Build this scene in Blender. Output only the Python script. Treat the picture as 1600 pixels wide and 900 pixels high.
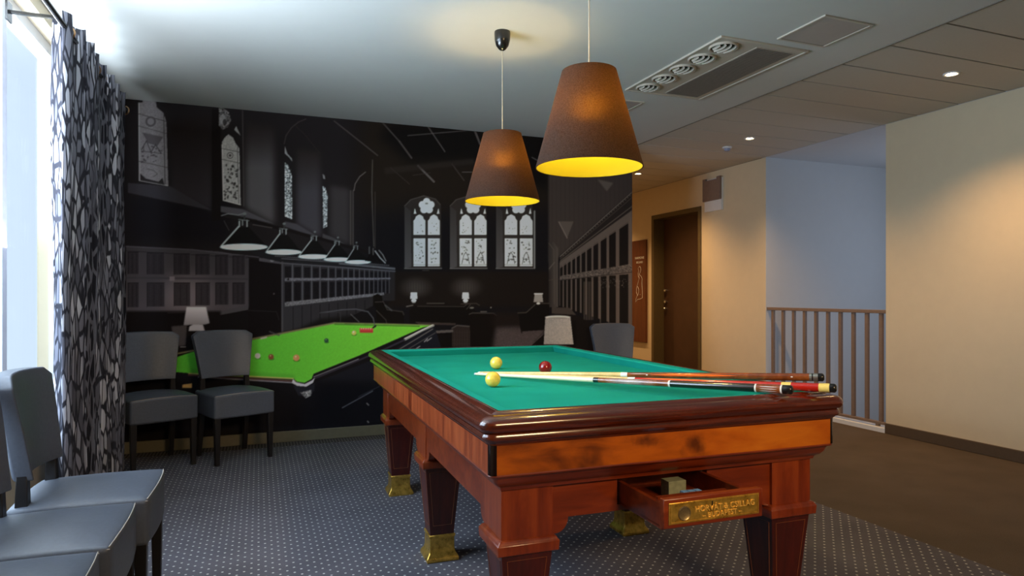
import bpy, bmesh, math, random
import numpy as np
from mathutils import Vector, Matrix
PI = math.pi
S = bpy.context.scene
COL = S.collection
for o in list(bpy.data.objects):
    bpy.data.objects.remove(o)

def lin(c):
    c = c / 255.0
    return c / 12.92 if c <= 0.04045 else ((c + 0.055) / 1.055) ** 2.4
def rgb(r, g, b, k=1.0):
    return (lin(r) * k, lin(g) * k, lin(b) * k, 1.0)

# ------------------------------------------------------------------ camera
F_PX = 1035.0
YAW = math.atan(396 / F_PX)
CAM_H = 1.15
cam = bpy.data.cameras.new('camera')
cam.sensor_width = 36.0
cam.lens = 36.0 * F_PX / 1600.0
cam.shift_y = 11.0 / 1600.0
cam.clip_start = 0.02
camo = bpy.data.objects.new('camera', cam)
camo.location = (0, 0, CAM_H)
camo.rotation_euler = (PI / 2, 0, -YAW)
COL.objects.link(camo)
S.camera = camo

# ------------------------------------------------------------------ exposure, world, daylight
S.view_settings.view_transform = 'Standard'
S.view_settings.look = 'None'
S.view_settings.gamma = 1.0
S.view_settings.use_curve_mapping = False
S.view_settings.exposure = 0.0
w = bpy.data.worlds.new('World')
S.world = w
w.use_nodes = True
bg = w.node_tree.nodes['Background']
bg.inputs[0].default_value = (0.72, 0.84, 1.0, 1)
bg.inputs[1].default_value = 1.2

def area(name, loc, rot, sx, sy, power, color, spread=None):
    l = bpy.data.lights.new(name, 'AREA')
    l.shape = 'RECTANGLE'
    l.size = sx
    l.size_y = sy
    l.energy = power
    l.color = color
    if spread: l.spread = spread
    o = bpy.data.objects.new(name, l)
    o.location = loc
    o.rotation_euler = rot
    COL.objects.link(o)
    return o
# daylight entering through the side window (left) and through the stairwell window (right), plus added fill lights
area('window_daylight', (-1.34, 2.75, 1.5), (0, -PI / 2, 0), 1.9, 2.5, 125, (0.68, 0.82, 1.0))
area('ground_bounce_fill', (-1.24, 2.85, 1.45), (0, -PI * .86, 0), .5, 2.2, 105, (0.80, 0.88, 1.0))  # added upward lamp standing in for daylight bounced onto the ceiling
area('ceiling_bounce_fill', (-1.22, 3.10, 2.34), (0, -PI * .56, 0), .16, 2.6, 42, (0.84, 0.90, 1.0))  # added lamp at the window top, brightens the ceiling over the curtain
area('rear_fill_light', (1.3, -1.2, 2.1), (math.radians(64), 0, 0), .8, .4, 15, (1, .68, .34), math.radians(80))  # added warm fill behind the camera, brightens the table front
area('stairwell_daylight', (6.95, 4.0, 1.3), (0, PI / 2, 0), 1.6, 1.1, 12, (0.70, 0.80, 1.0))

# ------------------------------------------------------------------ dimensions of the room
C = 2.57            # ceiling height
YM = 5.48           # mural wall
XL = -0.98          # window wall
XR = 4.88           # wall with the door and the stair opening
XT = 3.34           # start of the tiled ceiling
XC = 2.885          # start of the brown carpet
XE = 3.32           # free end of the mural wall
YF = -2.6           # wall behind the camera
YB = 9.6            # end of the corridor

# ------------------------------------------------------------------ node helpers and materials
def newmat(name):
    m = bpy.data.materials.new(name)
    m.use_nodes = True
    return m, m.node_tree, m.node_tree.nodes['Principled BSDF']
def setp(p, base=None, rough=None, metal=None, coat=None, spec=None, coat_rough=None):
    if base is not None: p.inputs['Base Color'].default_value = base
    if rough is not None: p.inputs['Roughness'].default_value = rough
    if metal is not None: p.inputs['Metallic'].default_value = metal
    if coat is not None: p.inputs['Coat Weight'].default_value = coat
    if coat_rough is not None: p.inputs['Coat Roughness'].default_value = coat_rough
    if spec is not None: p.inputs['Specular IOR Level'].default_value = spec
def nd(t, typ, **kw):
    n = t.nodes.new(typ)
    for k, v in kw.items(): setattr(n, k, v)
    return n
def mth(t, op, a, b=None, c=None):
    n = t.nodes.new('ShaderNodeMath')
    n.operation = op
    for i, v in enumerate((a, b, c)):
        if v is None: continue
        if isinstance(v, (int, float)): n.inputs[i].default_value = v
        else: t.links.new(v, n.inputs[i])
    return n.outputs[0]
def mixc(t, f, a, b):
    n = t.nodes.new('ShaderNodeMix')
    n.data_type = 'RGBA'
    for i, v in ((0, f), (6, a), (7, b)):
        if isinstance(v, (int, float, tuple)): n.inputs[i].default_value = v
        else: t.links.new(v, n.inputs[i])
    return n.outputs[2]
def coords(t, scale=(1, 1, 1), rot=(0, 0, 0), src='Object'):
    tc = nd(t, 'ShaderNodeTexCoord')
    mp = nd(t, 'ShaderNodeMapping')
    mp.inputs['Scale'].default_value = scale
    mp.inputs['Rotation'].default_value = rot
    t.links.new(tc.outputs[src], mp.inputs[0])
    return mp.outputs[0]
def noise(t, vec, scale, detail=4, rough=0.55, dist=0.0):
    n = nd(t, 'ShaderNodeTexNoise')
    n.inputs['Scale'].default_value = scale
    n.inputs['Detail'].default_value = detail
    n.inputs['Roughness'].default_value = rough
    n.inputs['Distortion'].default_value = dist
    t.links.new(vec, n.inputs['Vector'])
    return n.outputs[0]
def ramp(t, fac, stops):
    n = nd(t, 'ShaderNodeValToRGB')
    e = n.color_ramp.elements
    while len(e) < len(stops): e.new(0.5)
    for i, (p, c) in enumerate(stops):
        e[i].position = p
        e[i].color = c
    t.links.new(fac, n.inputs[0])
    return n.outputs[0]
def bump(t, p, h, strength, dist=0.002):
    b = nd(t, 'ShaderNodeBump')
    b.inputs['Strength'].default_value = strength
    b.inputs['Distance'].default_value = dist
    t.links.new(h, b.inputs['Height'])
    t.links.new(b.outputs[0], p.inputs['Normal'])

def plain(name, base, rough=0.6, metal=0.0, coat=0.0, var=0.06, sc=30, spec=0.5, bmp=0.0):
    m, t, p = newmat(name)
    setp(p, base, rough, metal, coat, spec)
    v = coords(t)
    n = noise(t, v, sc, 3)
    lo = tuple(x * (1 - var) for x in base[:3]) + (1,)
    hi = tuple(min(1, x * (1 + var)) for x in base[:3]) + (1,)
    t.links.new(ramp(t, n, [(0.3, lo), (0.7, hi)]), p.inputs['Base Color'])
    if bmp: bump(t, p, n, bmp)
    return m
def wood(name, c0, c1, c2, grain=(2, 30, 30), rough=0.25, coat=0.7, streak=1.0, blotch=0.35, cr=0.12, seed=0.0):
    m, t, p = newmat(name)
    setp(p, c1, rough, 0, coat, 0.5, cr)
    v = coords(t, grain)
    v2 = coords(t, (grain[0] * .35, grain[1] * .12, grain[2] * .12))
    n1 = noise(t, v, 1.6, 5, .62, .6)
    n2 = noise(t, v2, 2.3, 3, .5, 1.2)
    f = mth(t, 'ADD', mth(t, 'MULTIPLY', n1, streak), mth(t, 'MULTIPLY', n2, blotch))
    f = mth(t, 'MULTIPLY', f, 1.0 / (streak + blotch))
    t.links.new(ramp(t, f, [(0.30, c0), (0.50, c1), (0.68, c2)]), p.inputs['Base Color'])
    return m

M = {}
M['ceiling'] = plain('painted ceiling', rgb(205, 205, 200), .9, var=.01, sc=8)
M['tile'] = plain('ceiling tile', rgb(196, 190, 178), .9, var=.02, sc=60, bmp=.1)
M['joint'] = plain('ceiling joint', rgb(120, 112, 100), .9)
M['wall'] = plain('cream wall paint', rgb(214, 198, 168), .85, var=.015, sc=12)
M['wall_white'] = plain('pale stairwell paint', rgb(205, 208, 212), .85, var=.01, sc=12)
M['white'] = plain('white enamel', rgb(225, 226, 228), .5, var=.02)
M['baseboard'] = plain('dark brown baseboard', rgb(86, 70, 54), .5)
M['baseboard_olive'] = plain('olive grey baseboard', rgb(110, 104, 84), .45)
M['rail_paint'] = plain('taupe painted steel', rgb(128, 108, 94), .45)
M['frame'] = plain('olive brown door frame paint', rgb(92, 78, 50), .5)
M['doorleaf'] = plain('dark brown door leaf', rgb(70, 48, 34), .5, var=.1, sc=6)
M['chrome'] = plain('chrome', rgb(200, 200, 195), .2, 1.0, var=.02)
M['brass'] = None
M['black_gloss'] = plain('black lacquer', rgb(26, 14, 12), .15, 0, .8)
M['black_wood'] = plain('black stained wood', rgb(22, 19, 20), .4, 0, .1)
M['black_plastic'] = plain('black plastic', rgb(22, 20, 18), .25, 0, .4)
M['leather'] = plain('charcoal grey leather', rgb(80, 85, 96), .44, var=.08, sc=90, spec=.5, bmp=.06)
M['stitch'] = plain('pale seam thread', rgb(170, 160, 150), .7)
M['ac'] = plain('air conditioner plastic', rgb(190, 180, 165), .6, var=.01)
M['ac_dark'] = plain('vent shadow', rgb(30, 32, 30), .8)
M['hatch'] = plain('hatch panel', rgb(176, 166, 158), .7, var=.02)
M['drawer_dark'] = wood('drawer inside wood', rgb(50, 24, 12), rgb(70, 36, 18), rgb(90, 48, 24), (2, 20, 20), .5, .1)

# mahogany family
M['rim'] = wood('polished mahogany rail', rgb(42, 11, 4), rgb(76, 26, 9), rgb(108, 44, 18), (3, 40, 40), .22, .8)
M['rim_side'] = M['rim']
M['apron_front'] = wood('amber burl veneer', rgb(70, 24, 4), rgb(172, 86, 14), rgb(200, 116, 30), (2.6, 7, 11), .3, .3, .7, 1.0)
M['apron_side'] = wood('vertical grain mahogany veneer', rgb(96, 34, 14), rgb(142, 62, 28), rgb(172, 86, 44), (22, 22, 1.3), .34, .22, 1, .3)
M['skirt'] = wood('red mahogany', rgb(74, 22, 6), rgb(114, 42, 13), rgb(140, 62, 24), (2, 16, 16), .32, .3, 1, .5)
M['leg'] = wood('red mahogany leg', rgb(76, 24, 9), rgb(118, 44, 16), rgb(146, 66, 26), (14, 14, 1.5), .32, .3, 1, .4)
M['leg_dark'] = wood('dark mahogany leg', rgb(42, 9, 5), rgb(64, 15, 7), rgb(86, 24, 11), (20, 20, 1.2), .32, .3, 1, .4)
M['inlay'] = plain('pale string inlay', rgb(150, 90, 52), .4)

def knots():
    m = M['apron_front']; t = m.node_tree; p = t.nodes['Principled BSDF']
    src = p.inputs['Base Color'].links[0].from_socket
    tc = nd(t, 'ShaderNodeTexCoord')
    n = nd(t, 'ShaderNodeTexNoise'); n.inputs['Scale'].default_value = 22; n.inputs['Detail'].default_value = 4
    t.links.new(tc.outputs['Object'], n.inputs['Vector'])
    fac = None
    for kx, kz, kr in ((-.30, .668, .050), (.05, .690, .042), (-.12, .72, .03)):
        v = nd(t, 'ShaderNodeVectorMath', operation='SUBTRACT'); v.inputs[1].default_value = (kx, 0, kz)
        t.links.new(tc.outputs['Object'], v.inputs[0])
        sp = nd(t, 'ShaderNodeSeparateXYZ'); t.links.new(v.outputs[0], sp.inputs[0])
        dx = mth(t, 'MULTIPLY', sp.outputs[0], .7)
        d = mth(t, 'SQRT', mth(t, 'ADD', mth(t, 'MULTIPLY', dx, dx), mth(t, 'MULTIPLY', sp.outputs[2], sp.outputs[2])))
        f = mth(t, 'SUBTRACT', 1.0, mth(t, 'DIVIDE', mth(t, 'ADD', d, mth(t, 'MULTIPLY', mth(t, 'SUBTRACT', n.outputs[0], .5), .09)), kr))
        f = mth(t, 'MAXIMUM', f, 0.0)
        fac = f if fac is None else mth(t, 'MAXIMUM', fac, f)
    fac = mth(t, 'MULTIPLY', mth(t, 'MINIMUM', fac, 1.0), .85)
    t.links.new(mixc(t, fac, src, rgb(58, 20, 6)), p.inputs['Base Color'])
knots()
def brass():
    m, t, p = newmat('aged brass')
    setp(p, rgb(200, 160, 70), .28, .8)
    n = noise(t, coords(t), 40, 5, .7)
    t.links.new(ramp(t, n, [(.3, rgb(176, 134, 50)), (.65, rgb(236, 192, 92))]), p.inputs['Base Color'])
    t.links.new(mth(t, 'MULTIPLY_ADD', n, .35, .14), p.inputs['Roughness'])
    bump(t, p, n, .25, .001)
    return m
M['brass'] = brass()
def cloth(name, c):
    m, t, p = newmat(name)
    setp(p, c, .95, spec=.04)
    n = noise(t, coords(t), 900, 2)
    n2 = noise(t, coords(t), 5, 2)
    f = mth(t, 'ADD', mth(t, 'MULTIPLY', n, .5), mth(t, 'MULTIPLY', n2, .5))
    t.links.new(ramp(t, f, [(.35, tuple(x * .9 for x in c[:3]) + (1,)), (.65, tuple(x * 1.1 for x in c[:3]) + (1,))]), p.inputs['Base Color'])
    return m
M['cloth'] = cloth('green billiard cloth', (.010, .29, .225, 1))

def carpet_dots():
    m, t, p = newmat('charcoal carpet with pale dots')
    setp(p, rgb(70, 70, 76), .95, spec=.1)
    tc = nd(t, 'ShaderNodeTexCoord')
    sp = nd(t, 'ShaderNodeSeparateXYZ')
    t.links.new(tc.outputs['Object'], sp.inputs[0])
    px, py, R = .056, .055, .0046
    def lattice(ox, oy):
        u = mth(t, 'SUBTRACT', mth(t, 'FRACT', mth(t, 'ADD', mth(t, 'DIVIDE', sp.outputs[0], px), ox + 50)), .5)
        v = mth(t, 'SUBTRACT', mth(t, 'FRACT', mth(t, 'ADD', mth(t, 'DIVIDE', sp.outputs[1], py), oy + 50)), .5)
        u = mth(t, 'MULTIPLY', u, px)
        v = mth(t, 'MULTIPLY', v, py)
        d = mth(t, 'SQRT', mth(t, 'ADD', mth(t, 'MULTIPLY', u, u), mth(t, 'MULTIPLY', v, v)))
        mr = nd(t, 'ShaderNodeMapRange')
        mr.inputs[1].default_value = R * .8
        mr.inputs[2].default_value = R * 1.25
        mr.inputs[3].default_value = 1
        mr.inputs[4].default_value = 0
        t.links.new(d, mr.inputs[0])
        return mr.outputs[0]
    f = mth(t, 'MAXIMUM', lattice(0, 0), lattice(.5, .5))
    v = coords(t)
    n = noise(t, v, 420, 2)
    n2 = noise(t, v, 3, 3)
    nn = mth(t, 'ADD', mth(t, 'MULTIPLY', n, .75), mth(t, 'MULTIPLY', n2, .25))
    base = ramp(t, nn, [(.3, rgb(58, 57, 62)), (.7, rgb(112, 110, 120))])
    t.links.new(mixc(t, mth(t, 'MULTIPLY', f, .9), base, rgb(205, 204, 200)), p.inputs['Base Color'])
    bump(t, p, n, .5, .003)
    return m
M['carpet'] = carpet_dots()
def carpet_plain(name, a, b, ribs=False):
    m, t, p = newmat(name)
    setp(p, a, .95, spec=.1)
    v = coords(t)
    n = noise(t, v, 260, 3, .7)
    n2 = noise(t, v, 3, 3)
    nn = mth(t, 'ADD', mth(t, 'MULTIPLY', n, .75), mth(t, 'MULTIPLY', n2, .25))
    if ribs:
        wv = nd(t, 'ShaderNodeTexWave')
        wv.inputs['Scale'].default_value = 14
        t.links.new(v, wv.inputs['Vector'])
        nn = mth(t, 'ADD', mth(t, 'MULTIPLY', nn, .6), mth(t, 'MULTIPLY', wv.outputs[1], .4))
    t.links.new(ramp(t, nn, [(.3, a), (.7, b)]), p.inputs['Base Color'])
    bump(t, p, n, .5, .003)
    return m
M['carpet_brown'] = carpet_plain('brown carpet', rgb(66, 58, 50), rgb(102, 90, 80))
M['carpet_strip'] = carpet_plain('grey ribbed carpet strip', rgb(60, 56, 54), rgb(104, 98, 94), True)

def curtain_mat():
    m, t, p = newmat('curtain fabric with pale shard pattern')
    setp(p, rgb(60, 60, 68), .8, spec=.2)
    tc = nd(t, 'ShaderNodeTexCoord')
    mp = nd(t, 'ShaderNodeMapping')
    mp.inputs['Scale'].default_value = (52, 8.5, 1)
    mp.inputs['Rotation'].default_value = (0, 0, .16)
    t.links.new(tc.outputs['UV'], mp.inputs[0])
    wn = nd(t, 'ShaderNodeTexNoise')
    wn.inputs['Scale'].default_value = .8
    t.links.new(mp.outputs[0], wn.inputs['Vector'])
    add = nd(t, 'ShaderNodeVectorMath', operation='MULTIPLY_ADD')
    t.links.new(wn.outputs['Color'], add.inputs[0])
    add.inputs[1].default_value = (.35, .35, 0)
    t.links.new(mp.outputs[0], add.inputs[2])
    vo = nd(t, 'ShaderNodeTexVoronoi', feature='DISTANCE_TO_EDGE')
    vo.inputs['Scale'].default_value = 1.0
    t.links.new(add.outputs[0], vo.inputs['Vector'])
    vc = nd(t, 'ShaderNodeTexVoronoi', feature='F1')
    vc.inputs['Scale'].default_value = 1.0
    t.links.new(add.outputs[0], vc.inputs['Vector'])
    mask = nd(t, 'ShaderNodeMapRange')
    mask.inputs[1].default_value = .07
    mask.inputs[2].default_value = .13
    t.links.new(vo.outputs['Distance'], mask.inputs[0])
    cell = nd(t, 'ShaderNodeSeparateColor')
    t.links.new(vc.outputs['Color'], cell.inputs[0])
    shard = ramp(t, cell.outputs[0], [(.0, rgb(84, 84, 94)), (.5, rgb(128, 128, 140)), (.95, rgb(200, 200, 210))])
    A_ = mixc(t, mask.outputs[0], rgb(46, 46, 54), shard)
    B_ = mixc(t, mask.outputs[0], rgb(104, 104, 114), rgb(34, 34, 42))
    mp2 = nd(t, 'ShaderNodeMapping'); mp2.inputs['Scale'].default_value = (2.6, .25, 1)
    t.links.new(tc.outputs['UV'], mp2.inputs[0])
    bn = noise(t, mp2.outputs[0], 1.0, 2)
    sel = nd(t, 'ShaderNodeMapRange'); sel.inputs[1].default_value = .50; sel.inputs[2].default_value = .53
    t.links.new(bn, sel.inputs[0])
    t.links.new(mixc(t, sel.outputs[0], A_, B_), p.inputs['Base Color'])
    return m
M['curtain'] = curtain_mat()

# ------------------------------------------------------------------ mesh builder
class MB:
    def __init__(s):
        s.v = []; s.f = []; s.uv = None
    def add(s, vs, fs):
        b = len(s.v)
        s.v += [tuple(x) for x in vs]
        s.f += [tuple(b + i for i in f) for f in fs]
        return s
    def box(s, x0, x1, y0, y1, z0, z1):
        vs = [(x, y, z) for z in (z0, z1) for y in (y0, y1) for x in (x0, x1)]
        return s.add(vs, [(0, 2, 3, 1), (4, 5, 7, 6), (0, 1, 5, 4), (2, 6, 7, 3), (0, 4, 6, 2), (1, 3, 7, 5)])
    def taper(s, cx, cy, levels):
        """levels: (hx, hy, z) stacked rectangles, bottom to top"""
        return s.loft([[(cx - hx, cy - hy, z), (cx + hx, cy - hy, z), (cx + hx, cy + hy, z), (cx - hx, cy + hy, z)] for hx, hy, z in levels])
    def loft(s, loops, caps=True, closed=False):
        n = len(loops[0]); vs = [p for l in loops for p in l]; fs = []
        m = len(loops)
        for i in range(m if closed else m - 1):
            j = (i + 1) % m
            for k in range(n):
                l = (k + 1) % n
                fs.append((i * n + k, i * n + l, j * n + l, j * n + k))
        if caps and not closed:
            fs.append(tuple(range(n - 1, -1, -1)))
            fs.append(tuple((m - 1) * n + k for k in range(n)))
        return s.add(vs, fs)
    def lathe(s, prof, c=(0, 0, 0), n=32, caps=True):
        loops = [[(c[0] + r * math.cos(2 * PI * k / n), c[1] + r * math.sin(2 * PI * k / n), c[2] + z) for k in range(n)] for r, z in prof]
        return s.loft(loops, caps)
    def tube(s, pts, r, n=8, caps=True):
        pts = [Vector(p) for p in pts]; loops = []
        up = None
        for i, p in enumerate(pts):
            a = pts[max(i - 1, 0)]; b = pts[min(i + 1, len(pts) - 1)]
            d = (b - a).normalized()
            if up is None:
                up = Vector((0, 0, 1)) if abs(d.z) < .9 else Vector((1, 0, 0))
            u = d.cross(up).normalized(); v = u.cross(d).normalized(); up = v
            rr = r[i] if isinstance(r, (list, tuple)) else r
            loops.append([tuple(p + u * (rr * math.cos(2 * PI * k / n)) + v * (rr * math.sin(2 * PI * k / n))) for k in range(n)])
        return s.loft(loops, caps)
    def prism(s, poly, axis, a, b):
        """extrude a 2D polygon: axis 'y' -> poly in (x,z); 'x' -> (y,z); 'z' -> (x,y)"""
        def P(u, v, w):
            return {'y': (u, w, v), 'x': (w, u, v), 'z': (u, v, w)}[axis]
        return s.loft([[P(u, v, a) for u, v in poly], [P(u, v, b) for u, v in poly]])
    def build(s, name, mat, parent=None, smooth=None, bevel=0, seg=2, loc=None):
        me = bpy.data.meshes.new(name)
        me.from_pydata(s.v, [], s.f)
        bm = bmesh.new(); bm.from_mesh(me)
        bmesh.ops.recalc_face_normals(bm, faces=bm.faces)
        bm.to_mesh(me); bm.free()
        me.materials.append(mat)
        if smooth is not None:
            for p in me.polygons: p.use_smooth = True
            me.set_sharp_from_angle(angle=math.radians(smooth))
        o = bpy.data.objects.new(name, me)
        COL.objects.link(o)
        if parent is not None: o.parent = parent
        if loc is not None: o.location = loc
        if bevel:
            m = o.modifiers.new('bevel', 'BEVEL'); m.width = bevel; m.segments = seg
            m.limit_method = 'ANGLE'; m.angle_limit = math.radians(35); m.harden_normals = False
            for p in me.polygons: p.use_smooth = True
            me.set_sharp_from_angle(angle=math.radians(50))
        return o

def tag(o, label, cat, group=None, kind=None):
    o['label'] = label
    o['category'] = cat
    if group: o['group'] = group
    if kind: o['kind'] = kind
    return o
def empty(name, loc, rz, label, cat, group=None, kind=None):
    o = bpy.data.objects.new(name, None)
    o.empty_display_size = .1
    COL.objects.link(o)
    o.location = loc
    o.rotation_euler = (0, 0, rz)
    return tag(o, label, cat, group, kind)
def struct(name, mb, mat, label, cat, **kw):
    return tag(mb.build(name, mat, **kw), label, cat, kind='structure')
def copy_tree(o, parent=None):
    c = o.copy(); COL.objects.link(c)
    c.parent = parent
    for ch in o.children: copy_tree(ch, c)
    return c

# ------------------------------------------------------------------ room shell
struct('floor', MB().box(XL - .2, XC, YF, 5.325, -.05, 0), M['carpet'], 'charcoal carpet with small pale dots under the billiard table', 'floor')
struct('floor', MB().box(XL - .2, XC, 5.325, YM + .1, -.05, 0), M['carpet_strip'], 'narrow plain grey carpet strip along the mural wall', 'floor')
struct('floor', MB().box(XC, XR, YF, YB, -.05, 0), M['carpet_brown'], 'plain brown carpet on the right beside the stair railing', 'floor')
struct('ceiling', MB().box(XL - .2, XT, YF, YB, C, C + .06), M['ceiling'], 'smooth white painted ceiling above the billiard table', 'ceiling')
tb = MB()
y = 2.752 - .3305 * 17
while y < YB:
    a, b = max(y + .007, YF), min(y + .3235, YB)
    if b > a: tb.box(XT + .012, XR - .010, a, b, C, C + .02)
    y += .3305
struct('ceiling', tb, M['tile'], 'ceiling of long pale tiles over the corridor', 'ceiling')
struct('ceiling', MB().box(XT, 7.3, YF, YB, C + .02, C + .08), M['joint'], 'backing above the tiled corridor ceiling', 'ceiling')
struct('ceiling', MB().box(XR, 7.3, 2.6, 5.5, C, C + .015), M['wall_white'], 'pale ceiling over the stairwell', 'ceiling')
struct('trim_1', MB().box(XT, XT + .010, YF, YB, C - .004, C + .02), M['joint'], 'thin trim where smooth and tiled ceilings meet', 'trim')

struct('wall_back', MB().box(XL - .2, XE, YM, YM + .16, 0, C), M['wall'], 'wall that carries the large mural', 'wall')
wl = MB()
WY0, WY1, WZ0, WZ1 = 1.65, 4.50, .55, 2.50
wl.box(XL - .2, XL, YF, WY0, 0, C).box(XL - .2, XL, WY1, YM, 0, C)
wl.box(XL - .2, XL, WY0, WY1, 0, WZ0).box(XL - .2, XL, WY0, WY1, WZ1, C)
struct('wall_left', wl, M['wall'], 'window wall on the left behind the patterned curtain', 'wall')
struct('wall_front', MB().box(XL - .2, 7.3, YF - .1, YF, 0, C), M['wall'], 'wall behind the viewer', 'wall')
DY0, DY1, DZ = 6.50, 7.55, 2.20
wr = MB().box(XR, XR + .2, YF, 4.04, 0, C)
struct('wall_right', wr, M['wall'], 'cream wall to the right of the stair opening', 'wall')
wr = MB().box(XR, XR + .2, 5.44, DY0, 0, C).box(XR, XR + .2, DY1, YB, 0, C).box(XR, XR + .2, DY0, DY1, DZ, C)
struct('wall_right', wr, M['wall'], 'cream corridor wall around the dark brown door', 'wall')
struct('wall_corridor', MB().box(3.1, XR + .2, YB, YB + .1, 0, C).box(3.1, XE, YM + .16, YB, 0, C), M['wall'], 'end and inner side wall of the corridor behind the mural', 'wall')
sw = MB().box(XR + .2, 7.2, 5.44, 5.56, -1.6, C).box(XR, XR + .2, 5.44, 5.56, -1.6, 0)
sw.box(XR + .0005, XR + .2, 5.4365, 5.44, 0, C)
struct('wall_stair', sw, M['wall_white'], 'pale stairwell wall behind the railing', 'wall')
sw = MB().box(XR + .2, 7.2, 2.6, 2.72, -1.6, C).box(7.1, 7.2, 2.72, 5.44, -1.6, C).box(XR, XR + .1, 2.72, 5.44, -1.6, -.05)
struct('wall_stair', sw, M['wall_white'], 'outer walls of the stairwell', 'wall')
struct('floor', MB().box(XR, 7.2, 2.6, 5.56, -1.7, -1.6), M['wall_white'], 'landing at the bottom of the stairwell', 'floor')
struct('trim_2', MB().box(XR - .012, XR + .1, 4.04, 5.44, -.05, .04), M['white'], 'white kerb under the stair railing', 'trim', bevel=.004)
struct('baseboard_back', MB().box(XL, XE, YM - .015, YM, 0, .085), M['baseboard_olive'], 'olive grey baseboard along the mural wall', 'baseboard', bevel=.004)
struct('baseboard_right', MB().box(XR - .015, XR, YF, 4.04, 0, .085), M['baseboard'], 'dark brown baseboard right of the stair opening', 'baseboard', bevel=.004)
struct('baseboard_corridor', MB().box(XR - .015, XR, 5.44, DY0, 0, .085).box(XR - .015, XR, DY1, YB, 0, .085), M['baseboard'], 'dark brown baseboard beside the corridor door', 'baseboard', bevel=.004)

# window in the left wall: three glazed bays in a white frame
win = empty('window_1', (XL - .1, (WY0 + WY1) / 2, WZ0), 0, 'wide white framed window on the left wall before the curtain', 'window', kind='structure')
wf = MB(); hw = (WY1 - WY0) / 2; hh = WZ1 - WZ0
wf.box(-.03, .03, -hw, hw, 0, .06).box(-.03, .03, -hw, hw, hh - .06, hh)
for k in range(4):
    yy = -hw + .03 + (2 * hw - .06) * k / 3
    wf.box(-.03, .03, yy - .03, yy + .03, .06, hh - .06)
wf.build('window_frame', M['white'], win)
gm, gt, gp = newmat('window glass')
for n in list(gt.nodes):
    if n.type != 'OUTPUT_MATERIAL': gt.nodes.remove(n)
g1 = nd(gt, 'ShaderNodeBsdfTransparent'); g2 = nd(gt, 'ShaderNodeBsdfGlossy'); gx = nd(gt, 'ShaderNodeMixShader')
g1.inputs[0].default_value = (.93, .96, .97, 1); g2.inputs[1].default_value = .02; gx.inputs[0].default_value = .06
gt.links.new(g1.outputs[0], gx.inputs[1]); gt.links.new(g2.outputs[0], gx.inputs[2])
gt.links.new(gx.outputs[0], gt.nodes['Material Output'].inputs[0])
for k in range(3):
    y0 = -hw + .06 + (2 * hw - .06) * k / 3; y1 = y0 + (2 * hw - .06) / 3 - .06
    MB().box(-.004, .004, y0, y1, .06, hh - .06).build('pane', gm, win)
MB().box(.1, .16, -hw - .03, hw + .03, -.03, 0).build('window_sill', M['white'], win)

# ------------------------------------------------------------------ the mural (a flat print on the wall)
CS = 2.0; CX0, CY0, CX1, CY1 = 188, 138, 1004, 712
CW, CH = int((CX1 - CX0) * CS), int((CY1 - CY0) * CS)
cv = np.zeros((CH, CW, 3)); cv[:] = (17, 15, 16)
rng = np.random.RandomState(7)
def bx(a, r):
    if r < 1: return a
    for ax in (0, 1):
        p = np.concatenate([np.zeros_like(np.take(a, [0], ax)), np.cumsum(np.pad(a, [(r, r) if i == ax else (0, 0) for i in (0, 1)], mode='edge'), ax)], ax)
        n = a.shape[ax]
        a = (np.take(p, range(2 * r + 1, 2 * r + 1 + n), ax) - np.take(p, range(0, n), ax)) / (2 * r + 1)
    return a
def region(xs, ys, pad):
    x0 = max(0, int((min(xs) - CX0 - pad) * CS)); x1 = min(CW, int((max(xs) - CX0 + pad) * CS) + 2)
    y0 = max(0, int((min(ys) - CY0 - pad) * CS)); y1 = min(CH, int((max(ys) - CY0 + pad) * CS) + 2)
    if x1 <= x0 or y1 <= y0: return None
    gx_, gy_ = np.meshgrid((np.arange(x0, x1) + .5) / CS + CX0, (np.arange(y0, y1) + .5) / CS + CY0)
    return x0, x1, y0, y1, gx_, gy_
def put(r, m, col, a):
    x0, x1, y0, y1, gx_, gy_ = r
    m = (m * a)[..., None]
    cv[y0:y1, x0:x1] = cv[y0:y1, x0:x1] * (1 - m) + np.asarray(col) * m
def poly(pts, col, a=1.0, blur=0.0, grad=None, tex=0.0):
    r = region([p[0] for p in pts], [p[1] for p in pts], blur * 2 + 1)
    if r is None: return
    gx_, gy_ = r[4], r[5]
    m = np.zeros(gx_.shape, bool)
    for i in range(len(pts)):
        (xa, ya), (xb, yb) = pts[i - 1], pts[i]
        if ya == yb: continue
        m ^= ((ya > gy_) != (yb > gy_)) & (gx_ < (xb - xa) * (gy_ - ya) / (yb - ya) + xa)
    m = bx(m.astype(float), int(round(blur * CS)))
    if blur > 2: m = bx(m, int(round(blur * CS)))
    c = np.asarray(col, float)
    if grad:
        (xa, ya), (xb, yb), c2 = grad
        t_ = np.clip(((gx_ - xa) * (xb - xa) + (gy_ - ya) * (yb - ya)) / ((xb - xa) ** 2 + (yb - ya) ** 2), 0, 1)[..., None]
        c = c * (1 - t_) + np.asarray(c2, float) * t_
    if tex:
        nz = bx(rng.rand(*gx_.shape), 1); nz = (nz - nz.mean()) / (nz.std() + 1e-6)
        c = c * np.clip(1 + tex * nz, .1, 2)[..., None]
    put(r, m, c, a)
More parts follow.
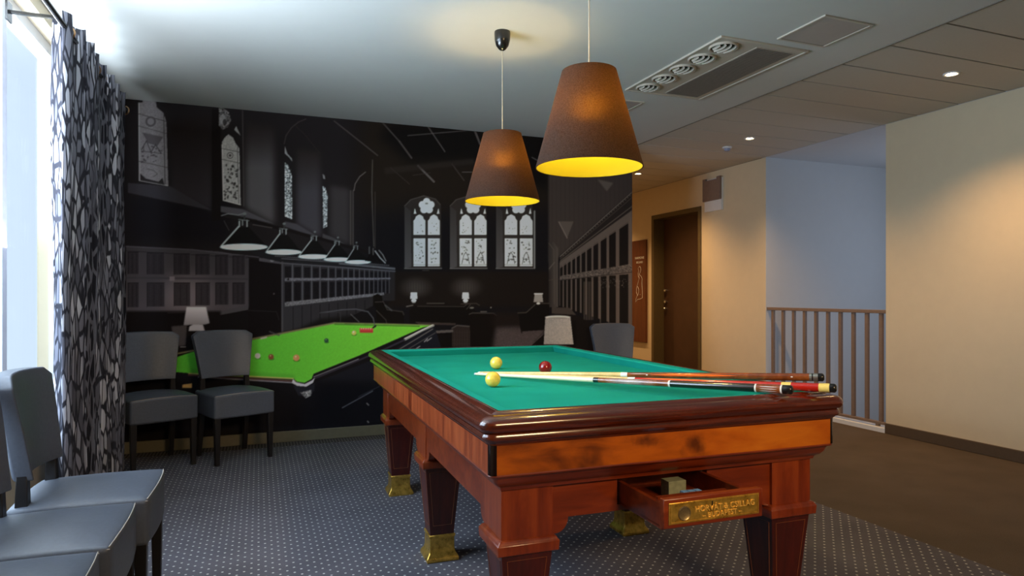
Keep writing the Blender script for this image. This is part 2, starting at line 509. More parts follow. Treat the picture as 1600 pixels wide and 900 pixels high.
def line(pts, wd, col, a=1.0):
    for (xa, ya), (xb, yb) in zip(pts[:-1], pts[1:]):
        r = region([xa, xb], [ya, yb], wd + 1)
        if r is None: continue
        gx_, gy_ = r[4], r[5]
        L2 = (xb - xa) ** 2 + (yb - ya) ** 2 + 1e-9
        t_ = np.clip(((gx_ - xa) * (xb - xa) + (gy_ - ya) * (yb - ya)) / L2, 0, 1)
        d = np.hypot(gx_ - xa - t_ * (xb - xa), gy_ - ya - t_ * (yb - ya))
        put(r, np.clip((wd / 2 - d) * CS + .5, 0, 1), col, a)
def ell(cx, cy, rx, ry, col, a=1.0, soft=0.0):
    r = region([cx - rx, cx + rx], [cy - ry, cy + ry], 1 + soft * rx)
    if r is None: return
    d = np.hypot((r[4] - cx) / rx, (r[5] - cy) / ry)
    if soft: m = np.clip((1 + soft - d) / (2 * soft), 0, 1); m = m * m * (3 - 2 * m)
    else: m = np.clip((1 - d) * min(rx, ry) * CS + .5, 0, 1)
    put(r, m, col, a)
def rect(x0, y0, x1, y1, col, **k): poly([(x0, y0), (x1, y0), (x1, y1), (x0, y1)], col, **k)

def paint_mural():
    # upper left wall tone, roof darkness
    rect(195, 140, 560, 420, (24, 21, 22), blur=20)
    rect(200, 305, 360, 380, (17, 15, 18), blur=10)
    rect(560, 180, 870, 330, (24, 19, 15), blur=16)
    poly([(610, 190), (860, 205), (860, 300), (735, 250), (640, 255), (590, 215)], (13, 11, 10), blur=8)
    # --- tall side windows and their splayed reveals
    poly([(268, 190), (330, 180), (331, 329), (268, 300)], (36, 33, 36), blur=4, grad=((300, 330), (300, 185), (25, 21, 21)))
    poly([(200, 286), (266, 291), (332, 329), (200, 301)], (40, 38, 42), blur=.5)
    poly([(217, 161), (223, 160), (223, 154), (243, 155), (245, 168), (255, 176), (260, 190), (263, 291), (217, 282)], (92, 88, 90), tex=.05)
    line([(217, 161), (218, 282), (262, 290)], 1.6, (120, 118, 118)); line([(256, 180), (258, 288)], .9, (30, 28, 28))
    line([(217, 178), (260, 190)], .8, (35, 32, 32)); line([(217, 197), (261, 209)], .8, (45, 42, 42)); line([(217, 252), (262, 262)], .8, (40, 36, 36))
    for rr in (8, 6.4): 
        ell(235.5, 190, rr, rr, (38, 35, 36)); ell(235.5, 190, rr - .9, rr - .9, (92, 88, 90))
    poly([(222, 207), (255, 214), (246, 228), (232, 224)], (62, 58, 60)); 
    line([(221, 234), (229, 220), (236, 238), (243, 226), (252, 240)], 1.2, (40, 36, 38)); line([(221, 236), (252, 240)], .8, (40, 36, 38))
    for k in range(26): ell(222 + rng.rand() * 32, 228 + rng.rand() * 26, .8 + rng.rand() * 1.6, .6 + rng.rand(), (48, 44, 46), .8)
    poly([(219, 282), (219, 271), (228, 279), (248, 284), (254, 278), (257, 289)], (32, 29, 30))
    line([(230, 264), (240, 266), (246, 272), (240, 276)], .8, (48, 44, 44))
    rect(331, 170, 345, 345, (17, 14, 14), blur=1)
    # second window
    poly([(384, 192), (428, 198), (429, 350), (384, 325)], (62, 60, 62), blur=5, grad=((405, 262), (405, 200), (30, 26, 26)))
    poly([(345, 322), (380, 327), (429, 350), (345, 331)], (58, 56, 60), blur=.5)
    poly([(342, 166), (348, 168), (358, 176), (361, 188), (356, 199), (348, 203), (342, 196)], (66, 64, 64), tex=.35)
    ell(348, 187, 5, 8, (110, 108, 108), .8); ell(351, 191, 3, 5, (30, 28, 28), .8)
    poly([(366, 203), (369, 197), (376, 212)], (110, 108, 106))
    poly([(347, 222), (351, 215), (357, 210), (364, 215), (368, 224), (374, 232), (376, 320), (349, 313)], (122, 121, 120), tex=.06)
    line([(347, 226), (349, 313), (376, 320)], 1.4, (150, 148, 146)); line([(371, 230), (373, 318)], .8, (40, 38, 38))
    for yy in (238, 255): line([(347, yy - 6), (375, yy)], .8, (50, 48, 46))
    ell(359.5, 243, 5, 5, (50, 48, 48)); ell(359.5, 243, 4, 4, (122, 121, 120)); ell(359.5, 243, 2, 2, (50, 48, 48))
    for k in range(60): ell(350 + rng.rand() * 22, 258 + rng.rand() * 56, .6 + rng.rand() * 1.8, .6 + rng.rand() * 1.6, (38, 36, 36), .85)
    line([(379, 170), (381, 322)], 1.3, (56, 52, 52))
    # third
    poly([(464, 232), (500, 238), (501, 371), (464, 350)], (48, 46, 50), blur=4, grad=((482, 300), (482, 235), (30, 26, 25)))
    poly([(445, 346), (464, 350), (502, 373), (445, 354)], (52, 50, 54), blur=.5)
    poly([(445, 228), (449, 240), (456, 248), (457, 253), (452, 246), (445, 240)], (110, 112, 112))
    poly([(445, 254), (450, 258), (456, 275), (456.5, 343), (445, 338)], (128, 134, 136), tex=.35)
    for k in range(40): ell(446 + rng.rand() * 10, 262 + rng.rand() * 76, .5 + rng.rand() * 1.2, .5 + rng.rand() * 1.3, (38, 40, 42), .8)
    line([(444, 225), (447, 212), (455, 200), (466, 191), (478, 186)], 1.2, (58, 53, 50), .8)
    line([(461, 196), (478, 212), (500, 240)], 1, (36, 31, 29), .8)
    # fourth
    poly([(516, 290), (546, 296), (546, 383), (516, 368)], (42, 39, 40), blur=4)
    poly([(504, 365), (520, 371), (552, 388), (504, 372)], (50, 48, 50), blur=.6)
    poly([(504, 272), (507, 274), (508, 280), (505, 279)], (100, 100, 100)); poly([(504, 291), (508, 293), (512, 306), (511, 354), (505, 357)], (112, 118, 120), tex=.4)
    line([(549, 380), (549, 300)], 5, (38, 34, 33)); line([(553, 298), (555, 287), (562, 276), (571, 269)], 1.3, (80, 75, 72)); line([(547.5, 298), (547.5, 382)], 1.2, (62, 58, 56)); line([(552, 297), (552, 383)], 1, (62, 58, 56))
    line([(582, 250), (581, 300), (584, 385)], 1.4, (60, 56, 52)); line([(586, 300), (586, 388)], 1, (50, 45, 42))
    # roof beams
    for a_, b_, w_, c_ in (((522, 189), (590, 243), 1.6, 62), ((598, 192), (624, 221), 2, 58), ((624, 221), (643, 247), 2.6, 60), ((668, 197), (695, 237), 1.6, 70),
                          ((637, 212), (730, 204), 1.2, 72), ((742, 205), (750, 225), 3, 66), ((653, 259), (678, 284), 3, 78), ((610, 262), (640, 288), 1.2, 44),
                          ((706, 256), (725, 282), 1.6, 52), ((722, 269), (738, 269), 1, 84), ((814, 212), (814, 236), 2, 60), ((645, 274), (672, 270), .8, 50), ((831, 246), (850, 256), 1.5, 70)):
        line([a_, b_], w_, (c_, c_ - 6, c_ - 8), .85)
    poly([(600, 262), (740, 248), (742, 256), (602, 272)], (34, 29, 26), .6, blur=2)
    # --- three gothic windows of the end wall
    g = (180, 181, 174)
    for k, x0 in enumerate((632, 703, 775)):
        dx = x0 - 632
        w0 = 646 + dx + (1 if k == 1 else (-.5 if k == 2 else 0)) ; pw = 18.5 + k * .6; gap = 4
        poly([(x0, 420), (x0, 324), (x0 + 8, 312), (x0 + 30, 306), (x0 + 48, 311), (x0 + 57, 322), (x0 + 58, 420)], (36, 31, 28))
        poly([(x0, 419), (x0, 322), (x0 + 10, 330), (x0 + 11, 417)], (62, 59, 58), grad=((0, 420), (0, 330), (44, 40, 38)))
        line([(x0, 322), (x0 + 10, 312), (x0 + 30, 306), (x0 + 48, 311), (x0 + 56, 320)], 1.2, (62, 56, 52))
        line([(x0, 419.5), (x0 + 58, 419.5)], 1.3, (96, 93, 90))
        if k == 2: line([(x0 + 60, 330), (x0 + 60, 419)], 2.5, (100, 98, 94))
        cxr = w0 + pw + gap / 2
        for q in range(5):
            an = -PI / 2 + q * 2 * PI / 5
            ell(cxr + 7 * math.cos(an), 322 + 7 * math.sin(an), 5.6, 5.6, g)
        ell(cxr, 322, 6, 6, g); ell(cxr, 318, 2.6, 1.4, (70, 68, 64), .8)
        for sx in (-1, 1):
            poly([(cxr + sx * 20, 334), (cxr + sx * 16, 334), (cxr + sx * 18.5, 325)], g)
        for q in range(2):
            xa = w0 + q * (pw + gap); xb = xa + pw; xm = (xa + xb) / 2
            poly([(xa, 367), (xa, 345), (xa + 2.5, 342), (xa + 4, 338), (xm, 335), (xb - 4, 338), (xb - 2.5, 342), (xb, 345), (xb, 367)], g, tex=.03)
            poly([(xa, 372.5), (xb, 372.5), (xb, 416), (xa, 416)], (g[0] + 2, g[1] + 2, g[2] + 2), tex=.03)
            rect(xa, 413, xb, 414, (105, 104, 100))
            for n_ in range(9): ell(xa + 3 + rng.rand() * (pw - 6), 347 + rng.rand() * 18, .9 * rng.rand() + .3, .8 * rng.rand() + .3, (70, 68, 66), .8)
            for n_ in range(26): ell(xa + 3 + rng.rand() * (pw - 6), 375 + rng.rand() * 36, .5 + rng.rand() * 1.3, .4 + rng.rand() * 1.1, (52, 50, 48), .75)
            if k: line([(xm - 6, 412), (xm - 3, 399), (xm, 394), (xm + 3, 399), (xm + 6, 412)], 1.2, (45, 43, 42), .8); line([(xm - 4, 405), (xm + 4, 405)], 1, (50, 48, 46), .8)
            line([(xa, 369.7), (xb, 369.7)], 1, (58, 54, 50), .7)
    line([(660, 422.5), (670, 422.5)], 1, (90, 86, 80), .7)
    # --- right hand perspective wall
    poly([(857, 272), (988, 250), (988, 300), (873, 402), (857, 410)], (48, 41, 37), blur=2, grad=((857, 350), (988, 280), (44, 38, 36)))
    for x_ in range(862, 986, 7): line([(x_, 278), (x_, 400 - (x_ - 873) * .87)], .8, (38, 32, 29), .5)
    poly([(857, 380), (865, 378), (872, 388), (872, 480), (857, 480)], (40, 35, 32), grad=((857, 0), (872, 0), (62, 55, 50)))
    line([(857.5, 380), (865, 390), (866, 475)], 1.2, (70, 62, 55), .7)
    line([(858, 420), (866, 410)], 1.5, (78, 70, 62), .8); line([(857, 438), (872, 436)], 1.5, (58, 50, 44), .8)
    poly([(872, 346), (896, 346), (886, 372)], (68, 60, 54)); line([(873, 347), (886, 372)], 1.4, (92, 82, 74))
    poly([(933, 280), (958, 286), (948, 299)], (66, 59, 54), blur=1)
    poly([(873, 402), (988, 300), (988, 335), (878, 412)], (30, 25, 23))
    for o1, o2, w_, c_ in ((0, 0, 1.0, 96), (3.5, 8, .8, 60), (7, 22, 1.2, 74)): line([(875, 401 + o1), (988, 300 + o2)], w_, (c_, c_ - 8, c_ - 16))
    for k in range(30):
        x_ = 880 + k * 3.6; ell(x_, 401.5 - (x_ - 875) * .893 + 2, .8, .8, (110, 100, 88), .6)
    poly([(874, 410), (988, 328), (988, 515), (874, 478)], (72, 63, 57))
    st = [874, 880, 886, 892.5, 899.5, 907, 915.5, 925, 936, 949, 964, 984]
    for a_, b_ in zip(st[:-1], st[1:]):
        iw = (b_ - a_) * .26
        xa, xb = a_ + iw * .7, b_ - iw * .5
        def yt(x): return 414 - (x - 874) * .66
        def ym(x): return 434 - (x - 874) * .14
        poly([(xa, yt(xa) + 4), (xb, yt(xb) + 4), (xb, ym(xb) - 2), (xa, ym(xa) - 2)], (18, 15, 14))
        def yb(x): return 478 + (x - 874) * .36
        h_ = 3 + (xa - 874) * .06
        poly([(xa, ym(xa) + h_), (xb, ym(xb) + h_ + 1), (xb, yb(xb)), (xa, yb(xa))], (19, 16, 14))
        line([(xa, yt(xa) + 5), (xb, yt(xb) + 5)], 1.1, (104, 92, 82), .7)
    poly([(876, 431), (988, 412), (988, 424), (876, 438)], (68, 61, 56), tex=.18)
    line([(876, 438), (988, 425)], 1, (30, 26, 24))
    for k in range(8): rect(912 + k * 2, 440, 913 + k * 2, 500, (84, 74, 66), a=.5 if k % 2 else .8)
    for x_ in (938, 951, 967): line([(x_, 440), (x_, 505)], 1.4, (86, 76, 68), .7)
    for k in range(60): ell(935 + rng.rand() * 52, 436 + rng.rand() * 14, .8, .7, (92, 84, 78), .5)
    poly([(874, 478), (900, 492), (922, 505), (988, 530), (988, 560), (874, 560)], (20, 16, 14), blur=1)
    poly([(862, 480), (890, 481), (900, 492), (862, 490)], (52, 45, 40))
    # --- end wall lower part
    rect(605, 424, 857, 480, (22, 17, 14), blur=3)
    for cx_ in (650, 728): ell(cx_, 449, 18, 12, (58, 52, 48), .8, .8)
    for cx_ in (650, 728):
        for k in range(9): line([(cx_ - 16 + 4 * k, 440), (cx_ - 16 + 4 * k, 454)], .8, (28, 23, 20), .5)
    # --- left panelling
    poly([(197, 384), (262, 388), (345, 393), (388, 402), (388, 480), (345, 492), (197, 492)], (46, 43, 46), grad=((305, 385), (305, 480), (62, 57, 61)))
    line([(197, 385), (300, 390), (405, 402)], 1.4, (64, 61, 66)); line([(197, 392), (388, 403)], .8, (24, 22, 25))
    ell(292, 462, 36, 30, (130, 118, 122), .5, .8)
    for (xa, xb) in ((200, 217), (230, 257), (272, 297), (306, 328), (337, 357), (364, 383)):
        s_ = (xa - 200) * .035
        for ya, yb in ((394 + s_, 428 + s_ * .3), (442, 480 - s_ * .8)):
            rect(xa, ya, xb, yb, (30, 27, 30), a=.75, tex=.06)
            line([(xa, yb), (xa, ya), (xb, ya)], 1, (20, 18, 20)); line([(xb, ya), (xb, yb)], .8, (60, 56, 60), .7)
            n_ = 5
            for q in range(1, n_): line([(xa + (xb - xa) * q / n_, ya + 3), (xa + (xb - xa) * q / n_, yb - 1)], .9, (46, 42, 46) if q % 2 else (22, 20, 22), .7)
    line([(197, 434), (388, 436)], 3, (46, 43, 47), .7); rect(265, 432, 273, 439, (96, 88, 92))
    poly([(345, 486), (388, 476), (388, 484), (345, 492)], (58, 55, 58))
    rect(197, 486, 345, 600, (18, 15, 16), blur=2)
    line([(345, 486), (262, 489)], 1, (40, 36, 38))
    poly([(388, 404), (440, 411), (440, 540), (388, 540)], (16, 13, 14))
    line([(388, 404), (388, 480)], 1.6, (52, 50, 54))
    line([(388, 485), (432, 487), (436, 500)], 1, (38, 36, 38), .8); ell(428, 459, 1.3, 1.3, (70, 66, 68))
    ell(388, 520, 1, 1, (120, 118, 118), .9)
    # --- long panelled wall in perspective
    poly([(440, 408), (617, 419), (617, 470), (600, 470), (525, 505), (440, 530)], (40, 39, 42), grad=((440, 0), (617, 0), (30, 27, 27)))
    poly([(405, 403), (442, 406), (442, 413), (405, 408)], (60, 58, 62)); ell(425, 407, 3, 2.4, (96, 94, 98))
    poly([(390, 392), (470, 397), (617, 417), (617, 422), (440, 410), (405, 402)], (24, 23, 25))
    for k in range(56):
        x_ = 430 + k * 3.2; y_ = 400 + (x_ - 430) * .083; line([(x_, y_), (x_ + 1.4, y_ + .1)], 1.5, (78, 77, 80), .8)
    line([(440, 404), (530, 410), (617, 419)], 1, (84, 84, 88)); line([(530, 412), (617, 420.5)], 1.4, (96, 97, 100), .9); line([(440, 411), (617, 424)], 2, (64, 63, 67))
    stx = [443, 457, 472.5, 487, 500, 513, 524.5, 535, 544, 553, 561.5, 569.5, 577, 584, 590.5, 596.5, 602.5, 608]
    for a_, b_ in zip(stx[:-1], stx[1:]):
        p_ = (b_ - a_) * .16
        t0 = 414 + (a_ - 443) * .066
        rect(a_ + p_, t0 + 2, b_ - p_, 434, (20, 18, 20), tex=.08)
        rect(a_ + p_, 441 - (a_ - 443) * .01, b_ - p_, 472 - (a_ - 443) * .085, (18, 16, 18), tex=.08)
        line([(b_, t0), (b_, 472 - (b_ - 443) * .085)], 1.5 - (b_ - 443) * .004, (78, 77, 82), .85)
    poly([(445, 434.5), (610, 434), (610, 436.5), (445, 439)], (80, 79, 84), tex=.12)
    poly([(445, 472), (600, 457), (600, 461), (445, 479)], (84, 83, 86), tex=.12)
    line([(441, 410), (441, 528)], 2.6, (60, 58, 62)); ell(450.5, 436.5, 1.6, 1.6, (14, 12, 14))
    for k in range(10): line([(458 + k * 14, 480 - k * 1.3), (458 + k * 14, 524 - k * 5)], 1.2, (20, 18, 20), .9)
    poly([(446, 524), (500, 498), (560, 492), (600, 498), (600, 512), (525, 507)], (16, 14, 14), blur=3)
    # --- snooker lamps over the table
    line([(352, 338), (400, 345)], 4, (24, 22, 22)); line([(380, 342), (500, 373), (603, 402)], 5, (18, 15, 15)); line([(395, 351), (425, 356)], 1, (70, 66, 64))
    line([(346, 337), (356, 334), (372, 336), (384, 333)], 1.6, (88, 90, 92)); line([(350, 345), (358, 360)], .8, (60, 60, 60))
    for (ax_, ay, xl, xr, yb, sc) in ((381, 352, 344, 418, 386, 1.0), (443, 364, 415, 471, 394, .8), (491, 374, 466, 515, 401, .65), (527, 381, 506, 550, 405.5, .55), (556, 388, 539, 579, 409.5, .5)):
        poly([(ax_ - 8 * sc, ay + 3), (ax_ + 8 * sc, ay + 3), (xr, yb), (xl, yb)], (15, 14, 14))
        ell((xl + xr) / 2, yb, (xr - xl) / 2, 4.3 * sc + .8, (176, 204, 208))
        ell((xl + xr) / 2, yb - 1.5 * sc, (xr - xl) / 2 - 3, 2.5 * sc, (205, 228, 230), .5)
        line([(ax_ - 8 * sc, ay + 2), (xl + 2, yb - 2)], 2.6 * sc, (150, 160, 160), .8)
        line([(ax_ - 7 * sc, ay - 6 * sc), (ax_ - 7 * sc, ay + 2)], 2 * sc, (130, 140, 140)); line([(ax_ - 2, ay - 8 * sc), (ax_ - 2, ay)], 1.4 * sc, (120, 128, 128))
        line([(ax_ + 5 * sc, ay - 8 * sc), (ax_ + 5 * sc, ay + 2)], 1.5 * sc, (150, 160, 160)); line([(ax_ - 8 * sc, ay - 9 * sc), (ax_ + 8 * sc, ay - 7 * sc)], 1.4 * sc, (90, 96, 96))
        line([(ax_ + 1, ay - 10 * sc), (ax_ + 1, ay - 18 * sc)], 3 * sc, (40, 40, 40)); ell(ax_ + 1, ay - 18 * sc, 3 * sc, 2.4 * sc, (80, 84, 84))
    poly([(578, 396), (588, 394), (604, 410), (570, 408)], (14, 12, 12)); line([(586, 392), (594, 403), (602, 411)], 1.6, (130, 132, 132)); line([(592, 391), (598, 398), (603, 408)], 1.2, (110, 110, 110))
    line([(577, 386), (577, 396)], 2, (60, 60, 60)); line([(583, 388), (583, 398)], 1.5, (70, 68, 66))
    # --- furniture at the far end
    d1 = (15, 12, 10)
    poly([(583, 462), (590, 459), (597, 462), (598, 478), (583, 480)], d1); poly([(585, 472), (600, 471), (614, 486), (630, 486), (632, 507), (590, 507)], d1)
    line([(586, 472), (599, 471.5), (605, 484)], 1.1, (56, 50, 46)); line([(605, 484), (629, 487), (631, 492)], 1.1, (58, 52, 47)); line([(588, 485), (603, 500), (604, 505)], 1.2, (50, 45, 41)); line([(602, 477), (612, 485)], 2.5, (66, 66, 68), .7)
    poly([(640, 484), (650, 478), (735, 477), (748, 490), (735, 507), (640, 507)], d1)
    line([(652, 478.5), (725, 479), (730, 475)], 1, (54, 48, 42)); line([(667, 474), (694, 474)], 1.2, (70, 64, 58)); line([(720, 475), (744, 474), (749, 477)], 1.2, (54, 48, 42))
    line([(635, 479), (645, 477)], 1.6, (88, 82, 76)); ell(737, 481, 3.5, 1.5, (88, 82, 76)); line([(729, 483), (735, 476)], 1, (60, 54, 48))
    poly([(648, 503), (712, 505), (712, 508), (655, 507)], (46, 38, 34)); 
    poly([(733, 490), (770, 489), (775, 494), (773, 542), (735, 542)], (16, 12, 10)); line([(733, 491), (738, 489), (771, 489.5), (776, 493)], 1.3, (58, 52, 47)); line([(751, 487), (760, 487)], 1.6, (74, 68, 62)); ell(767, 480.5, 1, 1, (120, 112, 100))
    poly([(706, 512), (714, 508), (734, 509), (734, 542), (706, 542)], (34, 27, 24)); line([(706, 513), (714, 508.5), (733, 510)], 1.8, (64, 58, 54)); 
    for k in range(7): line([(710 + k * 4, 516), (710 + k * 4, 542)], 1, (48, 40, 36), .6)
    for k in range(4): line([(706, 519 + k * 6), (734, 519 + k * 6)], .8, (46, 38, 34), .6)
    poly([(676, 517), (708, 515), (708, 519), (676, 521)], (70, 64, 60)); poly([(676, 521), (706, 520), (706, 542), (676, 542)], (13, 10, 9))
    poly([(775, 510), (850, 505), (850, 545), (770, 545)], (58, 49, 47), blur=3, tex=.05); rect(770, 488, 850, 510, (24, 18, 15), blur=5)
    poly([(810, 490), (822, 487), (836, 476), (858, 476), (858, 515), (814, 518)], (15, 12, 10)); line([(809, 489), (822, 488.5), (836, 476)], 1.3, (56, 50, 44)); line([(845, 474), (858, 474)], 1, (56, 50, 44)); line([(812, 506), (815, 520)], 1.6, (18, 14, 12))
    poly([(850, 510), (858, 515), (830, 540), (850, 545), (900, 545), (900, 500)], (16, 13, 11)); line([(835, 533), (848, 520), (853, 508)], 1, (40, 34, 30))
    # small lamps
    for x_, y_, c_, w_ in ((646.5, 463, (205, 205, 200), 5.6), (727.3, 463, (196, 194, 188), 5.6)):
        poly([(x_ - w_ + .8, y_ - 6), (x_ + w_ - .8, y_ - 6), (x_ + w_, y_ + 4), (x_ - w_, y_ + 4)], c_); ell(x_, y_ + 6.5, 4, 2.6, c_); ell(x_, y_ + 9.5, 3, 1, (120, 118, 112))
    poly([(835.5, 459), (847, 459), (848.5, 472), (833.5, 472)], (120, 112, 104)); line([(835, 459), (847.5, 459)], 1.8, (186, 178, 166)); ell(841, 474, 3, 1.8, (168, 160, 150))
    # --- snooker table
    body = (20, 20, 25)
    poly([(275, 583), (300, 585), (460, 596), (480, 604), (496, 596), (600, 555), (678, 508), (690, 545), (640, 600), (600, 672), (275, 672)], body)
    rect(200, 595, 600, 668, (16, 15, 18), blur=4)
    green0, green1 = (72, 150, 46), (92, 158, 44)
    poly([(270, 560), (300, 550), (380, 534), (523, 505.5), (676, 508), (660, 512), (560, 556), (490, 584), (487, 592), (476, 598), (462, 596), (459, 591), (295, 583), (270, 581)], green0, grad=((380, 560), (640, 515), green1), tex=.012)
    poly([(300, 586), (300, 576), (460, 585), (462, 594)], (64, 128, 40), .5, blur=2)
    line([(275, 553), (380, 532.5), (523, 504.5)], 2.4, (96, 88, 62)); line([(275, 551), (380, 530.5), (523, 503)], 1, (30, 26, 24))
    line([(523, 504.5), (600, 506), (676, 508)], 1.8, (92, 96, 60)); line([(523, 506.6), (655, 509.8)], 1.6, (52, 88, 30), .9)
    line([(677, 508.5), (660, 516), (632, 531)], 3.4, (120, 118, 112)); line([(632, 531), (600, 546), (560, 563), (492, 591)], 2.6, (40, 36, 44)); line([(676, 507.5), (650, 520), (632, 529)], 1.4, (175, 172, 164))
    line([(560, 561), (490, 589)], 1.2, (130, 128, 134), .8)
    line([(676, 514), (640, 536), (600, 560)], 1.6, (80, 76, 72)); line([(680, 520), (620, 556)], 1.2, (66, 62, 60)); line([(535, 637), (582, 611)], 1.6, (86, 86, 92), .8); line([(560, 620), (600, 600)], 1, (60, 60, 66), .7)
    for a_, b_ in (((663, 534), (668, 529)), ((667, 533), (674, 528)), ((650, 545), (656, 541)), ((574, 658), (576, 660)), ((573, 630), (576, 633))): line([a_, b_], 1.3, (140, 138, 136), .9)
    line([(295, 583.5), (458, 591.5)], 1.8, (150, 140, 84)); line([(295, 586), (462, 595.5)], 2.4, (68, 44, 44)); line([(310, 589), (345, 591), (460, 598)], 1.8, (118, 116, 124), .9)
    poly([(458, 592), (462, 597), (476, 600), (488, 594), (492, 590), (489, 598), (479, 604), (465, 603), (456, 598)], (150, 148, 156)); poly([(458, 602), (480, 605), (492, 598), (491, 610), (484, 620), (466, 618)], (26, 26, 32)); poly([(469, 613), (487, 609), (486, 618), (478, 622)], (104, 104, 106), tex=.3)
    line([(408, 529), (416, 527)], 2.6, (140, 136, 128)); line([(436, 523), (440, 520)], 1, (80, 78, 80)); line([(421, 518), (436, 524)], 2, (60, 56, 58), .8)
    poly([(285, 601), (300, 599), (300, 606), (285, 606)], (142, 116, 72))
    def ball(x_, y_, r_, c_, h_=(255, 255, 255)):
        ell(x_ + .5, y_ + r_ * .8, r_ * 1.1, r_ * .5, (44, 96, 30), .8)
        ell(x_, y_, r_, r_, c_); ell(x_ - r_ * .3, y_ + r_ * .25, r_ * .6, r_ * .5, tuple(min(255, q * 1.15) for q in c_), .5); ell(x_ - r_ * .2, y_ - r_ * .4, r_ * .25, r_ * .25, h_, .8)
    ball(386, 556, 3.7, (34, 26, 20), (90, 70, 40)); ball(402.5, 556, 4.2, (190, 190, 192)); ball(423.5, 557.5, 4.2, (96, 56, 38), (190, 180, 130)); ball(463, 559, 4.8, (206, 108, 74), (240, 200, 140)); ball(510, 532, 3.4, (34, 60, 44), (130, 160, 130)); ball(553, 520, 3.6, (176, 146, 78))
    for k in range(6):
        ell(563.5 + k * 3.5, 514.5 + (k % 2) * .4, 2.1, 2.1, (176, 58, 56)); ell(564 + k * 3.4, 518, 2.1, 2.1, (150, 40, 42))
    for k in range(5): ell(564.5 + k * 3.6, 513.6, .8, .7, (236, 160, 156))
    line([(500, 489), (535, 484), (556, 483), (575, 487), (583, 497), (586, 511)], 1.6, (66, 66, 70)); line([(548, 491), (561, 503)], 1.2, (72, 70, 70)); line([(500, 489), (532, 488), (532, 503)], 1, (44, 42, 44)); line([(583, 512), (587, 509)], 2.4, (24, 20, 22))
    # --- table lamps in front
    poly([(268, 510), (292, 508), (290, 540), (272, 541)], (60, 55, 56), blur=1); line([(282, 542), (290, 542)], 1.2, (120, 116, 116))
    poly([(291.5, 479.5), (322, 479.5), (327.5, 505), (320, 507), (287, 508)], (164, 158, 162), blur=.4, grad=((305, 482), (305, 508), (112, 106, 110)))
    poly([(296, 510), (302, 507), (317, 507), (320, 517), (295, 517)], (142, 138, 142), blur=.4)
    poly([(852, 495), (891, 495), (896, 538), (849.5, 538)], (124, 116, 108), tex=.04, grad=((852, 0), (896, 0), (142, 132, 122)))
    ell(871.5, 495.5, 19.5, 2.6, (176, 168, 154)); ell(871.5, 497, 17, 1.5, (120, 112, 104))
    poly([(861, 541), (885, 541), (887, 556), (859, 556)], (186, 176, 156))
paint_mural()
cv2 = cv.copy()
for ch in range(3): cv2[..., ch] = bx(cv[..., ch], 1)
step = .0052
mx = np.arange(XL, XE + 1e-6, step); mx[-1] = XE
mz = np.linspace(.085, C, int((C - .085) / step))
GX, GZ = np.meshgrid(mx, mz)
sn, cn = math.sin(YAW), math.cos(YAW)
DD = GX * sn + YM * cn; LL = GX * cn - YM * sn
UX = ((800 + F_PX * LL / DD) - CX0) * CS - .5; UY = ((461 + F_PX * (CAM_H - GZ) / DD) - CY0) * CS - .5
UX = np.clip(UX, 0, CW - 1.01); UY = np.clip(UY, 0, CH - 1.01)
ix, iy = UX.astype(int), UY.astype(int); fx, fy = (UX - ix)[..., None], (UY - iy)[..., None]
smp = cv2[iy, ix] * (1 - fx) * (1 - fy) + cv2[iy, ix + 1] * fx * (1 - fy) + cv2[iy + 1, ix] * (1 - fx) * fy + cv2[iy + 1, ix + 1] * fx * fy
smp = smp / 255.0
PRINT_GAIN = 2.6
lincol = np.where(smp <= .04045, smp / 12.92, ((smp + .055) / 1.055) ** 2.4) * PRINT_GAIN
lincol = np.clip(lincol, 0, .9)
nz_, nx_ = GX.shape
me = bpy.data.meshes.new('wall_mural')
me.vertices.add(nz_ * nx_)
co = np.stack([GX, np.full_like(GX, YM - .002), GZ], -1).reshape(-1)
me.vertices.foreach_set('co', co)
idx = np.arange(nz_ * nx_).reshape(nz_, nx_)
q = np.stack([idx[:-1, :-1], idx[:-1, 1:], idx[1:, 1:], idx[1:, :-1]], -1).reshape(-1, 4)
me.loops.add(q.size); me.loops.foreach_set('vertex_index', q.reshape(-1))
me.polygons.add(len(q)); me.polygons.foreach_set('loop_start', np.arange(0, q.size, 4)); me.polygons.foreach_set('loop_total', np.full(len(q), 4))
me.update(); me.validate()
ca = me.color_attributes.new('print', 'FLOAT_COLOR', 'POINT')
ca.data.foreach_set('color', np.concatenate([lincol, np.ones(lincol.shape[:2] + (1,))], -1).reshape(-1))
mm, mt, mp_ = newmat('printed mural')
setp(mp_, None, .6, spec=.03)
an = nd(mt, 'ShaderNodeVertexColor'); an.layer_name = 'print'
mt.links.new(an.outputs[0], mp_.inputs['Base Color'])
me.materials.append(mm)
mo = bpy.data.objects.new('wall_mural', me); COL.objects.link(mo)
tag(mo, 'large dark photo mural of an old hall with a bright green snooker table', 'mural')

